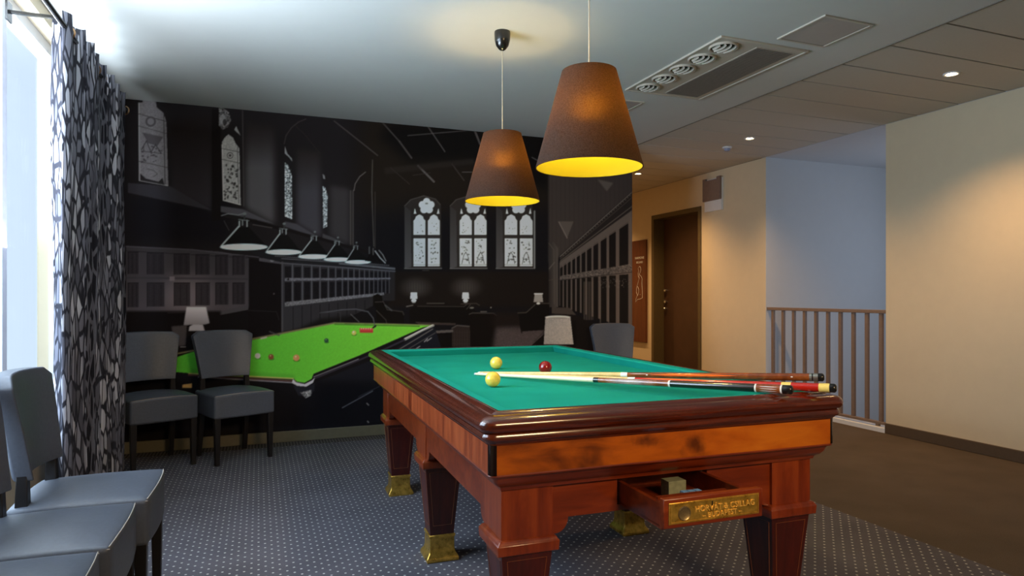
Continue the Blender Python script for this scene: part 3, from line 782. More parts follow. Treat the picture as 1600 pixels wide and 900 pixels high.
# ------------------------------------------------------------------ door, sign, wall box
door = empty('door_1', (XR, (DY0 + DY1) / 2, 0), 0, 'dark brown door in a deep olive brown frame in the corridor', 'door', kind='structure')
h = (DY1 - DY0) / 2
fr = MB()
fr.box(-.012, .15, -h, -h + .055, 0, DZ).box(-.012, .15, h - .055, h, 0, DZ).box(-.012, .15, -h + .055, h - .055, DZ - .055, DZ)
fr.build('door_frame', M['frame'], door, bevel=.003)
lf = MB().box(.15, .195, -h + .03, h - .03, 0.006, DZ - .03).build('door_leaf', M['doorleaf'], door)
MB().box(0.001, .21, -h + .056, h - .056, -.02, .005).build('threshold', M['frame'], door)
struct('wall_corridor', MB().box(XR + .2005, XR + .24, DY0 - .1, DY1 + .1, -.02, DZ + .1), M['wall'], 'added unseen panel behind the corridor door, blocking outside light', 'wall')  # unseen panel added to stop light leaking in around the door
for z_, r_ in ((1.21, .024), (1.06, .026), (.97, .02)):
    kb = MB().lathe([(.001, 0), (r_ * .5, 0), (r_ * .5, .02), (r_, .028), (r_, .04), (r_ * .6, .05), (.001, .052)], n=20).build('door_knob', M['chrome'], door, smooth=40)
    kb.rotation_euler = (0, -PI / 2, 0); kb.location = (.15, h - .12, z_)

sign = empty('wall_sign', (XR, 7.86, .51), 0, 'tall brown wooden wall sign with white line drawing beside the door', 'sign')
MB().box(-.03, 0, -.2, .25, 0, 1.385).build('board', wood('sign board wood', rgb(74, 38, 20), rgb(94, 48, 25), rgb(110, 60, 32), (20, 20, 1.5), .45, .1), sign, bevel=.002)
outl = [(-.015, 1.03), (-.045, 1.02), (-.055, .985), (-.04, .95), (-.02, .93), (-.035, .90), (-.06, .90), (-.085, .86), (-.08, .80), (-.09, .70), (-.09, .60), (-.03, .585), (.03, .58), (.08, .545), (.07, .585), (.035, .64), (.06, .68), (.055, .74), (.025, .79), (.005, .84), (-.015, .87), (.01, .90), (.015, .94), (0, .97), (.015, 1.0), (-.015, 1.03)]
MB().tube([(-.031, a - .03, b) for a, b in outl], .0035, 6, False).build('line_drawing', M['white'], sign)
MB().tube([(-.031, a - .03, b) for a, b in ((.03, .76), (.0, .72), (.005, .66), (.03, .63))], .003, 6).build('line_drawing', M['white'], sign)
MB().lathe([(.001, 0), (.008, 0), (.008, .003), (.001, .003)], n=12).build('dot_mark', M['white'], sign, loc=(-.0325, -.07, .645))
def text(body, size, loc, rot, mat, name, parent, extrude=.001, align='CENTER', sx=1.0):
    cu = bpy.data.curves.new(name, 'FONT'); cu.body = body; cu.size = size; cu.extrude = extrude; cu.align_x = align; cu.align_y = 'CENTER'
    o = bpy.data.objects.new(name, cu); COL.objects.link(o)
    dg = bpy.context.evaluated_depsgraph_get(); dg.update()
    m2 = bpy.data.meshes.new_from_object(o.evaluated_get(dg)); bpy.data.objects.remove(o)
    m2.materials.clear(); m2.materials.append(mat)
    o2 = bpy.data.objects.new(name, m2); COL.objects.link(o2); o2.parent = parent; o2.location = loc; o2.rotation_euler = rot; o2.scale = (sx, 1, 1)
    return o2
text('HARMONIE', .045, (-.031, -.05, 1.145), (PI / 2, 0, -PI / 2), M['white'], 'sign_lettering', sign)
text('BILLIARD', .04, (-.031, -.05, 1.085), (PI / 2, 0, -PI / 2), M['white'], 'sign_lettering', sign)

bxm = plain('taupe plastic', rgb(126, 106, 96), .5)
wb = empty('wall_box', (XR, 6.25, 2.11), 0, 'small taupe and white box fixed high on the wall right of the door', 'box')
MB().box(-.03, 0, -.145, .155, 0, .37).build('base_plate', M['white'], wb, bevel=.003)
MB().prism([(-.15, .12), (.16, .12), (.16, .38), (.11, .38), (.11, .355), (-.09, .355), (-.09, .38), (-.15, .38)], 'x', -.055, -.028).build('front_cover', bxm, wb, bevel=.003)

# ------------------------------------------------------------------ stair railing
rail = empty('stair_railing', (XR + .03, 4.74, .04), 0, 'taupe metal railing with upright bars across the stair opening', 'railing')
MB().box(-.02, .02, -.70, .70, .955, .985).build('top_rail', M['rail_paint'], rail, bevel=.003)
MB().box(-.018, .018, -.70, .70, .02, .042).build('bottom_rail', M['rail_paint'], rail, bevel=.003)
for k in range(10):
    yy = 5.366 - k * .1398 - 4.74
    MB().box(-.012, .012, yy - .015, yy + .015, .04, .957).build('baluster', M['rail_paint'], rail)
for yy in (-.6, .6): MB().box(-.012, .012, yy - .015, yy + .015, -.001, .025).build('foot_bracket', M['rail_paint'], rail)

# ------------------------------------------------------------------ ceiling fittings
ac = empty('ceiling_air_conditioner', (2.67, 3.48, C), 0, 'long ceiling air conditioner cassette with five round vents and a grille', 'air conditioner')
pn = MB()
pn.box(-.31, -.295, -.51, .51, -.012, 0).box(.295, .31, -.51, .51, -.012, 0).box(-.295, .295, -.51, -.495, -.012, 0).box(-.295, .295, .495, .51, -.012, 0).box(-.295, .295, -.495, .495, -.007, 0)
pn.build('panel', M['ac'], ac, bevel=.002)
for k in range(5):
    cy = -.39 + k * .195
    rg = MB().lathe([(.082, 0), (.082, -.010), (.078, -.014), (.071, -.012), (.070, -.006), (.070, 0)], (-.20, cy, -.006), 40, False).build('round_vent', M['ac'], ac, smooth=40)
    MB().lathe([(.001, -.0005), (.071, -.0005), (.071, -.002), (.001, -.002)], (-.20, cy, -.0062), 40).build('vent_shade_disc', M['ac_dark'], rg)  # flat dark disc painted as the shade inside the vent
    lv = MB()
    for j in range(4):
        R0 = .11; x0 = -.062 + j * .034
        pts = []
        for q_ in range(13):
            a_ = -.62 + 1.24 * q_ / 12
            px_, py_ = x0 + R0 * (math.cos(a_) - 1) + .012, R0 * math.sin(a_)
            if math.hypot(px_, py_) < .069: pts.append((px_, py_))
        if len(pts) < 3: continue
        loops = [[(-.20 + px_, cy + py_, -.008), (-.20 + px_ + .003, cy + py_, -.008), (-.20 + px_ + .011, cy + py_, -.022), (-.20 + px_ + .008, cy + py_, -.022)] for px_, py_ in pts]
        lv.loft(loops)
    lv.build('louvre', M['ac'], rg, smooth=50)
gr = MB().box(-.02, .255, -.455, .455, -.010, -.007).build('intake_grille', M['ac'], ac)
gs = MB()
for k in range(75):
    yy = -.448 + k * .0121
    gs.box(-.012, .247, yy, yy + .0055, -.0125, -.0095)
gs.build('grille_slats', plain('grille slat plastic', rgb(120, 112, 104), .6), gr)
def hatch(x, y, sx, sy, label):
    o = empty('ceiling_hatch', (x, y, C), 0, label, 'ceiling hatch', 'small square ceiling hatches')
    f_ = MB(); a, b = sx / 2, sy / 2
    f_.box(-a, a, -b, -b + .014, -.008, 0).box(-a, a, b - .014, b, -.008, 0).box(-a, -a + .014, -b + .014, b - .014, -.008, 0).box(a - .014, a, -b + .014, b - .014, -.008, 0)
    f_.build('hatch_frame', M['ac'], o)
    MB().box(-a + .017, a - .017, -b + .017, b - .017, -.005, 0).build('hatch_panel', M['hatch'], o)
hatch(2.845, 2.73, .335, .335, 'square ceiling hatch right of the air conditioner, nearest the viewer')
hatch(2.50, 4.35, .30, .30, 'square ceiling hatch half hidden behind the nearer lamp shade')
sd = empty('ceiling_sensor', (4.20, 5.20, C), 0, 'small white dome sensor on the tiled ceiling beside a downlight', 'sensor')
MB().lathe([(.001, 0), (.045, 0), (.045, -.012), (.036, -.016), (.001, -.016)], n=28).build('sensor_base', M['white'], sd, smooth=40)
MB().lathe([(.03, -.016), (.029, -.028), (.02, -.038), (.001, -.041)], n=28).build('sensor_lens', plain('grey blue lens', rgb(150, 160, 190), .2), sd, smooth=60)

glow, gt2, gp2 = newmat('lit downlight lens')
gp2.inputs['Emission Color'].default_value = (1, .74, .42, 1); gp2.inputs['Emission Strength'].default_value = 30
DL = [(4.15, 4.83, 'lit downlight in the middle of the tiled ceiling, right of the sensor'), (4.14, 6.70, 'lit downlight far down the corridor, beside the lamp shade rim'),
      (4.15, 2.96, 'lit downlight of the tiled ceiling near the right edge'), (4.14, 8.5, 'lit downlight at the hidden end of the corridor')]
for x_, y_, lb in DL:
    d_ = empty('recessed_downlight', (x_, y_, C), 0, lb, 'downlight', 'downlights in the tiled ceiling')
    MB().lathe([(.048, 0), (.048, -.005), (.043, -.008), (.036, -.006), (.034, 0)], n=28, caps=False).build('trim_ring', M['white'], d_, smooth=40)
    MB().lathe([(.001, -.001), (.026, -.001), (.026, -.003), (.001, -.003)], n=28).build('bulb', glow, d_)
    l = bpy.data.lights.new('downlight_lamp', 'SPOT'); l.energy = (78 if y_ > 4 else 92) * (1.35 if y_ > 6 else 1); l.color = (1, .59, .26); l.spot_size = math.radians(125); l.spot_blend = .9; l.shadow_soft_size = .03
    lo = bpy.data.objects.new('downlight_lamp', l); COL.objects.link(lo); lo.parent = d_; lo.location = (0, 0, -.02)

# ------------------------------------------------------------------ pendant lamps
def shade_mats():
    m, t, p = newmat('dark brown shade fabric')
    out = t.nodes['Material Output']
    setp(p, rgb(60, 50, 46), .9, spec=.1)
    n = noise(t, coords(t), 240, 3, .6)
    t.links.new(ramp(t, n, [(.3, rgb(30, 23, 19)), (.7, rgb(62, 51, 44))]), p.inputs['Base Color'])
    tr = nd(t, 'ShaderNodeBsdfRefraction'); tr.inputs['Roughness'].default_value = .95; tr.inputs['IOR'].default_value = 1.35
    t.links.new(ramp(t, n, [(.32, (.30, .13, .002, 1)), (.68, (1, .50, .008, 1))]), tr.inputs[0])
    tl = nd(t, 'ShaderNodeBsdfTranslucent'); tl.inputs[0].default_value = (1, .44, .004, 1)
    mq = nd(t, 'ShaderNodeMixShader'); mq.inputs[0].default_value = .70
    t.links.new(tr.outputs[0], mq.inputs[1]); t.links.new(tl.outputs[0], mq.inputs[2])
    mx_ = nd(t, 'ShaderNodeMixShader'); mx_.inputs[0].default_value = .045
    t.links.new(p.outputs[0], mx_.inputs[1]); t.links.new(mq.outputs[0], mx_.inputs[2]); t.links.new(mx_.outputs[0], out.inputs[0])
    m2, t2, p2 = newmat('yellow shade lining')
    setp(p2, (.46, .40, .018, 1), .8, spec=.1)
    tr2 = nd(t2, 'ShaderNodeBsdfTransparent'); tr2.inputs[0].default_value = (1, .8, .4, 1)
    mx2 = nd(t2, 'ShaderNodeMixShader'); mx2.inputs[0].default_value = .25
    t2.links.new(p2.outputs[0], mx2.inputs[1]); t2.links.new(tr2.outputs[0], mx2.inputs[2]); t2.links.new(mx2.outputs[0], t2.nodes['Material Output'].inputs[0])
    return m, m2
SH_OUT, SH_IN = shade_mats()
bulb_m, bt, bp = newmat('lit bulb glass')
bp.inputs['Emission Color'].default_value = (1, .8, .35, 1); bp.inputs['Emission Strength'].default_value = 12
cordm = plain('pale cord', rgb(190, 176, 150), .5)
LAMP_W = 64
def pendant(x, y, zb, label):
    o = empty('pendant_lamp', (x, y, C), 0, label, 'lamp', 'pair of pendant lamps over the billiard table')
    z0 = zb - C; z1 = z0 + .365; rb, rt = .203, .103
    MB().lathe([(.001, 0), (.043, 0), (.044, -.01), (.042, -.045), (.034, -.075), (.018, -.095), (.006, -.102), (.001, -.102)], n=32).build('canopy', M['black_plastic'], o, smooth=50)
    MB().tube([(0, 0, -.10), (0, 0, z1 - .03)], .0028, 8).build('cord', cordm, o)
    MB().lathe([(rb - .003, z0), (rb, z0), (rt, z1), (rt - .003, z1)], n=72, caps=False).build('lamp_shade', SH_OUT, o, smooth=30)
    MB().lathe([(rb - .004, z0 + .001), (rt - .004, z1 - .001)], n=72, caps=False).build('shade_lining', SH_IN, o, smooth=30)
    ri = MB()
    for a in range(3):
        an_ = a * 2 * PI / 3 + .4
        ri.tube([(0, 0, z1 - .028), ((rt - .005) * math.cos(an_), (rt - .005) * math.sin(an_), z1 - .006)], .0022, 6)
    ri.build('shade_spider', M['chrome'], o)
    MB().lathe([(.001, z1 - .025), (.017, z1 - .028), (.019, z1 - .07), (.016, z1 - .085), (.001, z1 - .086)], n=24).build('lamp_holder', M['black_plastic'], o, smooth=40)
    bz = z1 - .125
    MB().lathe([(.012, .041), (.014, .030), (.028, .012), (.031, -.005), (.027, -.020), (.014, -.031), (.001, -.033)], (0, 0, bz), 24).build('bulb', bulb_m, o, smooth=60)
    l = bpy.data.lights.new('pendant_bulb_light', 'POINT'); l.energy = LAMP_W; l.color = (1, .72, .31); l.shadow_soft_size = .035
    lo = bpy.data.objects.new('pendant_bulb_light', l); COL.objects.link(lo); lo.parent = o; lo.location = (0, 0, bz - .005)
    lo.visible_camera = True
pendant(1.167, 2.235, 1.63, 'brown fabric cone pendant lamp, the nearer and larger looking one on the right')
pendant(1.229, 3.358, 1.655, 'brown fabric cone pendant lamp, the farther one, in front of the mural windows')

# ------------------------------------------------------------------ billiard table
T = empty('billiard_table', (1.218, 2.83, 0), math.radians(-1.2), 'large mahogany billiard table with green cloth and square tapered legs', 'billiard table')
CHX, CHY = .566, 1.097
BED = .785; TOP = .826
def rloop(hx, hy, z, r, n=5):
    pts = []
    for (sx, sy, a0) in ((1, 1, 0), (-1, 1, PI / 2), (-1, -1, PI), (1, -1, 3 * PI / 2)):
        for k in range(n + 1):
            a = a0 + PI / 2 * k / n
            pts.append((sx * (hx - r) + r * math.cos(a), sy * (hy - r) + r * math.sin(a), z))
    return pts
def ring(prof, r0=.001):
    return MB().loft([rloop(CHX + o, CHY + o, z, max(r0, r0 + o * .55)) for o, z in prof], closed=True)
MB().box(-CHX, CHX, -CHY, CHY, BED - .03, BED).build('playing_cloth', M['cloth'], T)
# cushions: four mitred lengths, sloping nose
def cushion(axis, sgn):
    pr = [(0, TOP - .001), (-.036, TOP - .003), (-.043, TOP - .009), (-.040, TOP - .016), (-.028, BED), (0, BED)]
    vs = []
    for e in (-1, 1):
        for o, z in pr:
            if axis == 'y': vs.append((e * (CHX + o), sgn * (CHY + o), z))
            else: vs.append((sgn * (CHX + o), e * (CHY + o), z))
    n = len(pr); fs = [(i, (i + 1) % n, n + (i + 1) % n, n + i) for i in range(n)] + [tuple(range(n)), tuple(range(n, 2 * n))]
    MB().add(vs, fs).build('cushion', M['cloth'], T, smooth=35)
for ax_, sg in (('y', -1), ('y', 1), ('x', -1), ('x', 1)): cushion(ax_, sg)
ring([(0, .79), (0, .826), (.006, .8275), (.014, .8265), (.022, .823), (.026, .8195), (.036, .8185), (.050, .8155), (.060, .8105), (.066, .803), (.068, .795), (.0665, .785), (.061, .777), (.0555, .7745), (.051, .7725), (.0555, .770), (.0585, .764), (.0585, .757), (.054, .750), (.048, .748), (.046, .745), (.043, .742), (0, .742)]).build('moulded_rail', M['rim'], T, smooth=28)
AF = .038
ring([(AF - .002, .742), (AF + .004, .742), (AF + .004, .7385), (AF - .002, .7385)]).build('apron_bead', M['rim'], T)
hx_, hy_ = CHX + AF, CHY + AF
MB().box(-hx_ + .018, hx_ - .018, -hy_, -hy_ + .03, .655, .7385).build('front_apron', M['apron_front'], T)['label'] = 'amber brown burl veneered apron'
MB().box(-hx_ + .018, hx_ - .018, hy_ - .03, hy_, .655, .7385).build('rear_apron', M['apron_front'], T)
for sg in (-1, 1):
    a, b = sorted((sg * hx_, sg * (hx_ - .03)))
    MB().box(a, b, -hy_ + .018, hy_ - .018, .655, .7385).build('side_apron', M['apron_side'], T)
    a, b = sorted((sg * (hx_ + .0012), sg * (hx_ - .005)))
    MB().box(a, b, -.03, .03, .655, .7385).build('apron_joint', M['skirt'], T)
    for sy in (-1, 1):
        pts = []
        for k in range(9):
            an_ = PI / 2 * k / 8
            pts.append((sg * (hx_ - .018 + .020 * math.cos(an_)), sy * (hy_ - .018 + .020 * math.sin(an_))))
        pts.append((sg * (hx_ - .022), sy * (hy_ + .001 - .018))); 
        MB().prism(pts, 'z', .655, .7385).build('corner_strip', M['black_gloss'], T, smooth=40)
ring([(AF, .655), (AF + .002, .652), (AF, .648), (AF - .010, .646), (AF - .014, .640), (AF - .020, .626), (AF - .032, .614), (AF - .040, .611), (AF - .044, .606), (AF - .046, .598), (-.02, .598), (-.02, .655)]).build('lower_moulding', M['skirt'], T, smooth=28)
# skirts between the legs
SKX, SKY = .550, 1.068
LEGX, LEGY = .474, 1.0
LH = .08
ZS0, ZS1 = .495, .60
def skirt_poly(a, b, z0=ZS0, z1=ZS1, dip=.045, w=.055):
    pts = [(a, z1), (a, z0 - dip)]
    for k in range(7):
        an_ = PI / 2 * k / 6
        pts.append((a + w * .25 + w * .75 * math.sin(an_) * 1.0, z0 - dip + dip * (1 - math.cos(an_))))
    q_ = []
    for k in range(6, -1, -1):
        an_ = PI / 2 * k / 6
        q_.append((b - w * .25 - w * .75 * math.sin(an_), z0 - dip + dip * (1 - math.cos(an_))))
    return pts + q_ + [(b, z0 - dip), (b, z1)]
DX0, DX1 = -.178, .146        # drawer
OZ0, OZ1 = .513, .590
a, b = -LEGX + LH - .002, LEGX - LH + .002
lo_ = skirt_poly(a, b); left_pts = [p_ for p_ in lo_ if p_[0] < DX0]; right_pts = [p_ for p_ in lo_ if p_[0] > DX1]
sk = MB()
sk.prism(left_pts + [(DX0, ZS0), (DX0, ZS1)], 'y', -SKY, -SKY + .025)
sk.prism([(DX1, ZS1), (DX1, ZS0)] + right_pts, 'y', -SKY, -SKY + .025)
sk.prism([(DX0, OZ1), (DX1, OZ1), (DX1, ZS1), (DX0, ZS1)], 'y', -SKY, -SKY + .025)
sk.prism([(DX0, ZS0), (DX1, ZS0), (DX1, OZ0), (DX0, OZ0)], 'y', -SKY, -SKY + .025)
sk.build('skirt', M['skirt'], T)
MB().prism(lo_, 'y', SKY - .025, SKY).build('skirt', M['skirt'], T)
for sg in (-1, 1):
    for ya, yb in ((-LEGY + LH, -LH), (LH, LEGY - LH)):
        x0, x1 = sorted((sg * SKX, sg * (SKX - .025)))
        MB().prism(skirt_poly(ya, yb), 'x', x0, x1).build('skirt', M['skirt'], T)
MB().box(-CHX + .03, CHX - .03, -CHY + .03, CHY - .03, .598, .755).build('slate_frame', M['drawer_dark'], T)
# legs
def leg(cx, cy):
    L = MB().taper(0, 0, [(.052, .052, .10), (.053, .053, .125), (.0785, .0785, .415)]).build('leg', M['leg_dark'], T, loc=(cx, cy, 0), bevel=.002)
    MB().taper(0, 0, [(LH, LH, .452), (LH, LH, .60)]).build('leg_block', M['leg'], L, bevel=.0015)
    MB().taper(0, 0, [(.084, .084, .408), (.093, .093, .412), (.095, .095, .440), (.090, .090, .446), (.088, .088, .450), (.081, .081, .454)]).build('collar', M['leg'], L, bevel=.002)
    MB().taper(0, 0, [(.070, .070, 0), (.071, .071, .012), (.068, .068, .020), (.058, .058, .034), (.0545, .0545, .050), (.054, .054, .098), (.0575, .0575, .104), (.0575, .0575, .112), (.053, .053, .114)]).build('brass_foot', M['brass'], L, bevel=.003)
    inl = MB()
    for sx, sy in ((0, -1), (0, 1), (-1, 0), (1, 0)):
        def pt(u, z):
            hh_ = .053 + (.0785 - .053) * (z - .125) / .29 + .0004
            uu = u * (hh_ - .016)
            return (uu if sx == 0 else sx * hh_, sy * hh_ if sx == 0 else uu, z)
        inl.tube([pt(-1, .155), pt(1, .155), pt(1, .39), pt(-1, .39), pt(-1, .155)], .0008, 4, False)
    inl.build('string_inlay', M['inlay'], L)
for cx in (-LEGX, LEGX):
    for cy in (-LEGY, 0, LEGY): leg(cx, cy)
# drawer, pulled out
FY = -1.325
dr = MB()
dr.box(DX0 + .006, DX0 + .020, FY + .02, FY + .40, .520, .583).box(DX1 - .020, DX1 - .006, FY + .02, FY + .40, .520, .583)
dr.box(DX0 + .006, DX1 - .006, FY + .02, FY + .40, .515, .524).box(DX0 + .02, DX1 - .02, FY + .385, FY + .40, .524, .583)
dr.box(DX0 + .02, DX1 - .075, FY + .062, FY + .072, .524, .590)
D = dr.build('drawer', M['skirt'], T)
D['label'] = 'open drawer with a brass name plate'
ffr = MB().box(DX0, DX1, FY, FY + .022, .522, .602)
ffr.build('drawer_front', M['skirt'], D, bevel=.0025)
MB().box(DX0 + .014, DX1 - .014, FY - .0025, FY, .533, .591).build('brass_plate', M['brass'], D, bevel=.001)
bord = MB()
for (xa, xb, za, zb_) in ((DX0 + .018, DX1 - .018, .536, .5385), (DX0 + .018, DX1 - .018, .5855, .588), (DX0 + .018, DX0 + .0205, .5385, .5855), (DX1 - .0205, DX1 - .018, .5385, .5855)):
    bord.box(xa, xb, FY - .0045, FY - .002, za, zb_)
bord.build('raised_border', M['brass'], D)
md = MB().lathe([(.001, 0), (.015, 0), (.018, .002), (.020, .0), (.0205, -.003), (.001, -.003)], n=32).build('medallion', plain('pale worn metal disc', rgb(150, 130, 96), .4, .8, var=.3, sc=300), D, smooth=40)
md.rotation_euler = (PI / 2, 0, 0); md.location = (DX0 + .062, FY - .004, .560)
MB().box(-.0016, .0016, -.0008, 0, -.007, .007).build('keyhole', M['black_plastic'], D, loc=(DX0 + .152, FY - .0026, .5795))
tx = (PI / 2, 0, 0)
BL = plain('polished brass', rgb(240, 194, 98), .4, .35)
text('HORV\u00c1T & CSILLAG', .0225, (DX0 + .195, FY - .0028, .5665), tx, BL, 'raised_lettering', D, .0018, sx=.98)
text('\u2013 BUDAPEST \u2013', .0205, (DX0 + .185, FY - .0028, .5475), tx, BL, 'raised_lettering', D, .0018, sx=1.0)

# things in the drawer
def tloc(x, y, z):
    a_ = math.radians(-1.2)
    return (1.218 + x * math.cos(a_) - y * math.sin(a_), 2.83 + x * math.sin(a_) + y * math.cos(a_), z)
TR = math.radians(-1.2)
chm = plain('blue chalk', rgb(110, 160, 215), .9)
chl = plain('pale paper label', rgb(170, 190, 205), .8)
pos = [(i, j) for j in range(2) for i in range(3)]
first = None
names = {(0, 0): 'left cube of the front row', (1, 0): 'middle cube of the front row', (2, 0): 'right cube of the front row', (0, 1): 'left cube of the rear row', (1, 1): 'middle cube of the rear row', (2, 1): 'right cube of the rear row'}
for i, j in pos:
    lb = 'blue cue chalk cube in the open drawer, ' + names[(i, j)]
    loc = tloc(-.006 + i * .0225, FY + .135 + j * .0225, .524)
    if first is None:
        first = empty('cue_chalk', loc, TR, lb, 'chalk', 'blue chalk cubes in the drawer')
        MB().box(-.0103, .0103, -.0103, .0103, 0, .0385).build('paper_sleeve', chl, first, bevel=.001)
        MB().box(-.0095, .0095, -.0095, .0095, .0385, .0405).build('chalk_top', chm, first)
    else:
        c_ = copy_tree(first); c_.location = loc; c_['label'] = lb
crt = MB().box(-.036, .026, -.022, .022, 0, .055).build('small_carton', plain('pale green grey card', rgb(120, 124, 104), .8, var=.2, sc=60), None, bevel=.001, loc=tloc(.012, FY + .235, .524))
crt.rotation_euler = (0, 0, TR)
tag(crt, 'pale green grey card box behind the chalk in the open drawer', 'box')

# ------------------------------------------------------------------ balls
def ball(x, y, mat, label, g=None):
    m_ = MB(); n = 24
    m_.lathe([(max(.0005, .03075 * math.sin(PI * k / n)), .03075 * (1 - math.cos(PI * k / n))) for k in range(n + 1)], n=40)
    o = m_.build('billiard_ball', mat, None, smooth=80, loc=(x, y, BED))
    tag(o, label, 'ball', g)
yb_ = plain('yellow ball resin', rgb(240, 212, 88), .12, 0, .5, var=.12, sc=60)
rb_ = plain('dark red ball resin', rgb(128, 14, 16), .10, 0, .6, var=.15, sc=50)
ball(1.093, 3.075, yb_, 'yellow billiard ball farther back on the green cloth', 'billiard balls on the table')
ball(.868, 2.482, yb_, 'yellow billiard ball in front of the cue tips, nearest the viewer', 'billiard balls on the table')
ball(1.236, 2.80, rb_, 'dark red billiard ball behind the cue shafts', 'billiard balls on the table')

# ------------------------------------------------------------------ cues
ivory = plain('ivory maple shaft', rgb(238, 226, 190), .3, 0, .3, var=.04)
tan = wood('tan ash shaft', rgb(206, 164, 96), rgb(226, 190, 124), rgb(238, 206, 146), (20, 20, 20), .3, .3)
white_p = plain('white ferrule', rgb(238, 236, 230), .3)
brownw = wood('brown cue butt', rgb(84, 36, 12), rgb(120, 58, 22), rgb(150, 82, 34), (14, 14, 14), .15, .8)
redw = plain('red lacquer', rgb(176, 30, 16), .15, 0, .8)
yelw = plain('yellow ring', rgb(232, 206, 110), .3, 0, .4)
pearl = plain('pearl inlay', rgb(224, 220, 214), .25, 0, .4)
orange = plain('orange veneer inlay', rgb(226, 100, 30), .2, 0, .6)
tipm = plain('blue grey leather tip', rgb(190, 200, 200), .8)
silver = plain('silver ring', rgb(210, 206, 196), .25, .9)
def cue(name, a, b, segs, label, inlays=()):
    a, b = Vector(a), Vector(b); L = (b - a).length
    o = empty(name, tuple(a), 0, label, 'cue', 'cues lying across the billiard table')
    o.rotation_mode = 'QUATERNION'; o.rotation_quaternion = (b - a).to_track_quat('X', 'Z')
    def R(t): return (.0056 + .0092 * t ** .9) if t < 1 else .0148
    for t0, t1, mat_, nm in segs:
        n = max(2, int((t1 - t0) * 24))
        pts = [(L * (t0 + (t1 - t0) * k / n), 0, 0) for k in range(n + 1)]
        rr = [R(t0 + (t1 - t0) * k / n) + (.0003 if nm.endswith('ring') else 0) for k in range(n + 1)]
        if nm == 'bumper':
            pts += [(L * t1 + .004, 0, 0), (L * t1 + .007, 0, 0)]; rr += [rr[-1] * .85, rr[-1] * .5]
        if nm == 'tip':
            pts = [(L * t0 - .004, 0, 0), (L * t0 - .002, 0, 0)] + pts; rr = [.003, .0048] + rr
        MB().tube(pts, rr, 20).build(nm, mat_, o, smooth=40)
    for t0, t1, ang, wd, mat_ in inlays:     # pointed splices let into the surface
        vs = []; n = 12
        for k in range(n + 1):
            t_ = t0 + (t1 - t0) * k / n; w_ = wd * math.sin(PI * k / n) ** .7
            r_ = R(t_) + .00025
            for s_ in (-1, 0, 1):
                an_ = ang + s_ * w_ / r_
                vs.append((L * t_, r_ * math.cos(an_), r_ * math.sin(an_)))
        fs = [(3 * k + j, 3 * k + j + 1, 3 * k + 4 + j, 3 * k + 3 + j) for k in range(n) for j in range(2)]
        MB().add(vs, fs).build('inlay', mat_, o, smooth=60)
    return o
IN = []
# angle 0..2pi around the axis, local Y is to the left of the pointing direction
for ang in (-2.3, -2.75, -3.2, 2.6, 2.1):
    IN.append((.50, .62, ang, .0006, pearl))
    IN.append((.54, .66, ang + .2, .0005, pearl))
for ang in (-2.2, -2.7, -3.2, 2.6): IN.append((.930, .972, ang, .0010, pearl))
cue('billiard_cue', (.920, 2.875, .7912), (1.598, 1.668, .8455),
    [(0, .006, tipm, 'tip'), (.006, .461, ivory, 'shaft'), (.461, .478, M['black_gloss'], 'joint_collar'), (.478, .693, brownw, 'forearm'), (.693, .698, pearl, 'ring'), (.698, .918, M['black_gloss'], 'grip'),
     (.918, .922, pearl, 'ring'), (.922, .978, brownw, 'butt_sleeve'), (.978, .982, pearl, 'ring'), (.982, 1.0, M['black_plastic'], 'bumper')],
    'nearest of three cues, ivory shaft with black grip and pearl inlaid butt', IN)
IA = [(.56, .84, 1.9, .006, orange), (.58, .825, 1.9, .0045, brownw), (.56, .80, 2.9, .004, orange), (.50, .56, 2.6, .0008, pearl), (.93, .936, 3.0, .0022, pearl), (.55, .556, 3.0, .0022, pearl)]
cue('billiard_cue', (.948, 2.908, .7912), (1.91, 1.85, .8505),
    [(0, .006, tipm, 'tip'), (.006, .475, tan, 'shaft'), (.475, .495, white_p, 'joint_collar'), (.495, .974, brownw, 'butt'), (.974, .98, silver, 'ring'), (.98, .983, M['black_gloss'], 'spacer'), (.983, .994, silver, 'ring'), (.994, 1.004, M['black_plastic'], 'bumper')],
    'farthest of three cues, tan shaft with white collar and glossy brown butt', IA)
cue('billiard_cue', (.952, 2.875, .7912), (1.752, 1.64, .8465),
    [(0, .006, tipm, 'tip'), (.006, .50, tan, 'shaft'), (.50, .52, white_p, 'joint_collar'), (.52, .889, redw, 'forearm'), (.889, .910, yelw, 'ring'), (.910, .969, redw, 'butt_sleeve'), (.969, .991, yelw, 'ring'), (.991, 1.0, M['black_plastic'], 'bumper')],
    'middle of three cues, red lacquered butt with yellow rings', [(.54, .72, 2.2, .004, orange), (.60, .86, 3.0, .0015, pearl)])

# ------------------------------------------------------------------ chairs
def soft_box(hx, hy, z0, z1, cuts, bev, fn):
    bm = bmesh.new()
    bmesh.ops.create_cube(bm, size=2)
    bmesh.ops.subdivide_edges(bm, edges=bm.edges[:], cuts=cuts, use_grid_fill=True)
    for v in bm.verts:
        v.co = Vector((v.co.x * hx, v.co.y * hy, z0 + (v.co.z + 1) / 2 * (z1 - z0)))
    ed = [e for e in bm.edges if len(e.link_faces) == 2 and e.calc_face_angle() > 1.0]
    bmesh.ops.bevel(bm, geom=ed, offset=bev, segments=3, profile=.5, affect='EDGES', clamp_overlap=True)
    for v in bm.verts: v.co = Vector(fn(v.co.x, v.co.y, v.co.z))
    mb = MB(); bm.verts.index_update()
    mb.v = [tuple(v.co) for v in bm.verts]; mb.f = [tuple(v.index for v in f.verts) for f in bm.faces]
    bm.free()
    return mb
SZ0, SZ1 = .315, .470
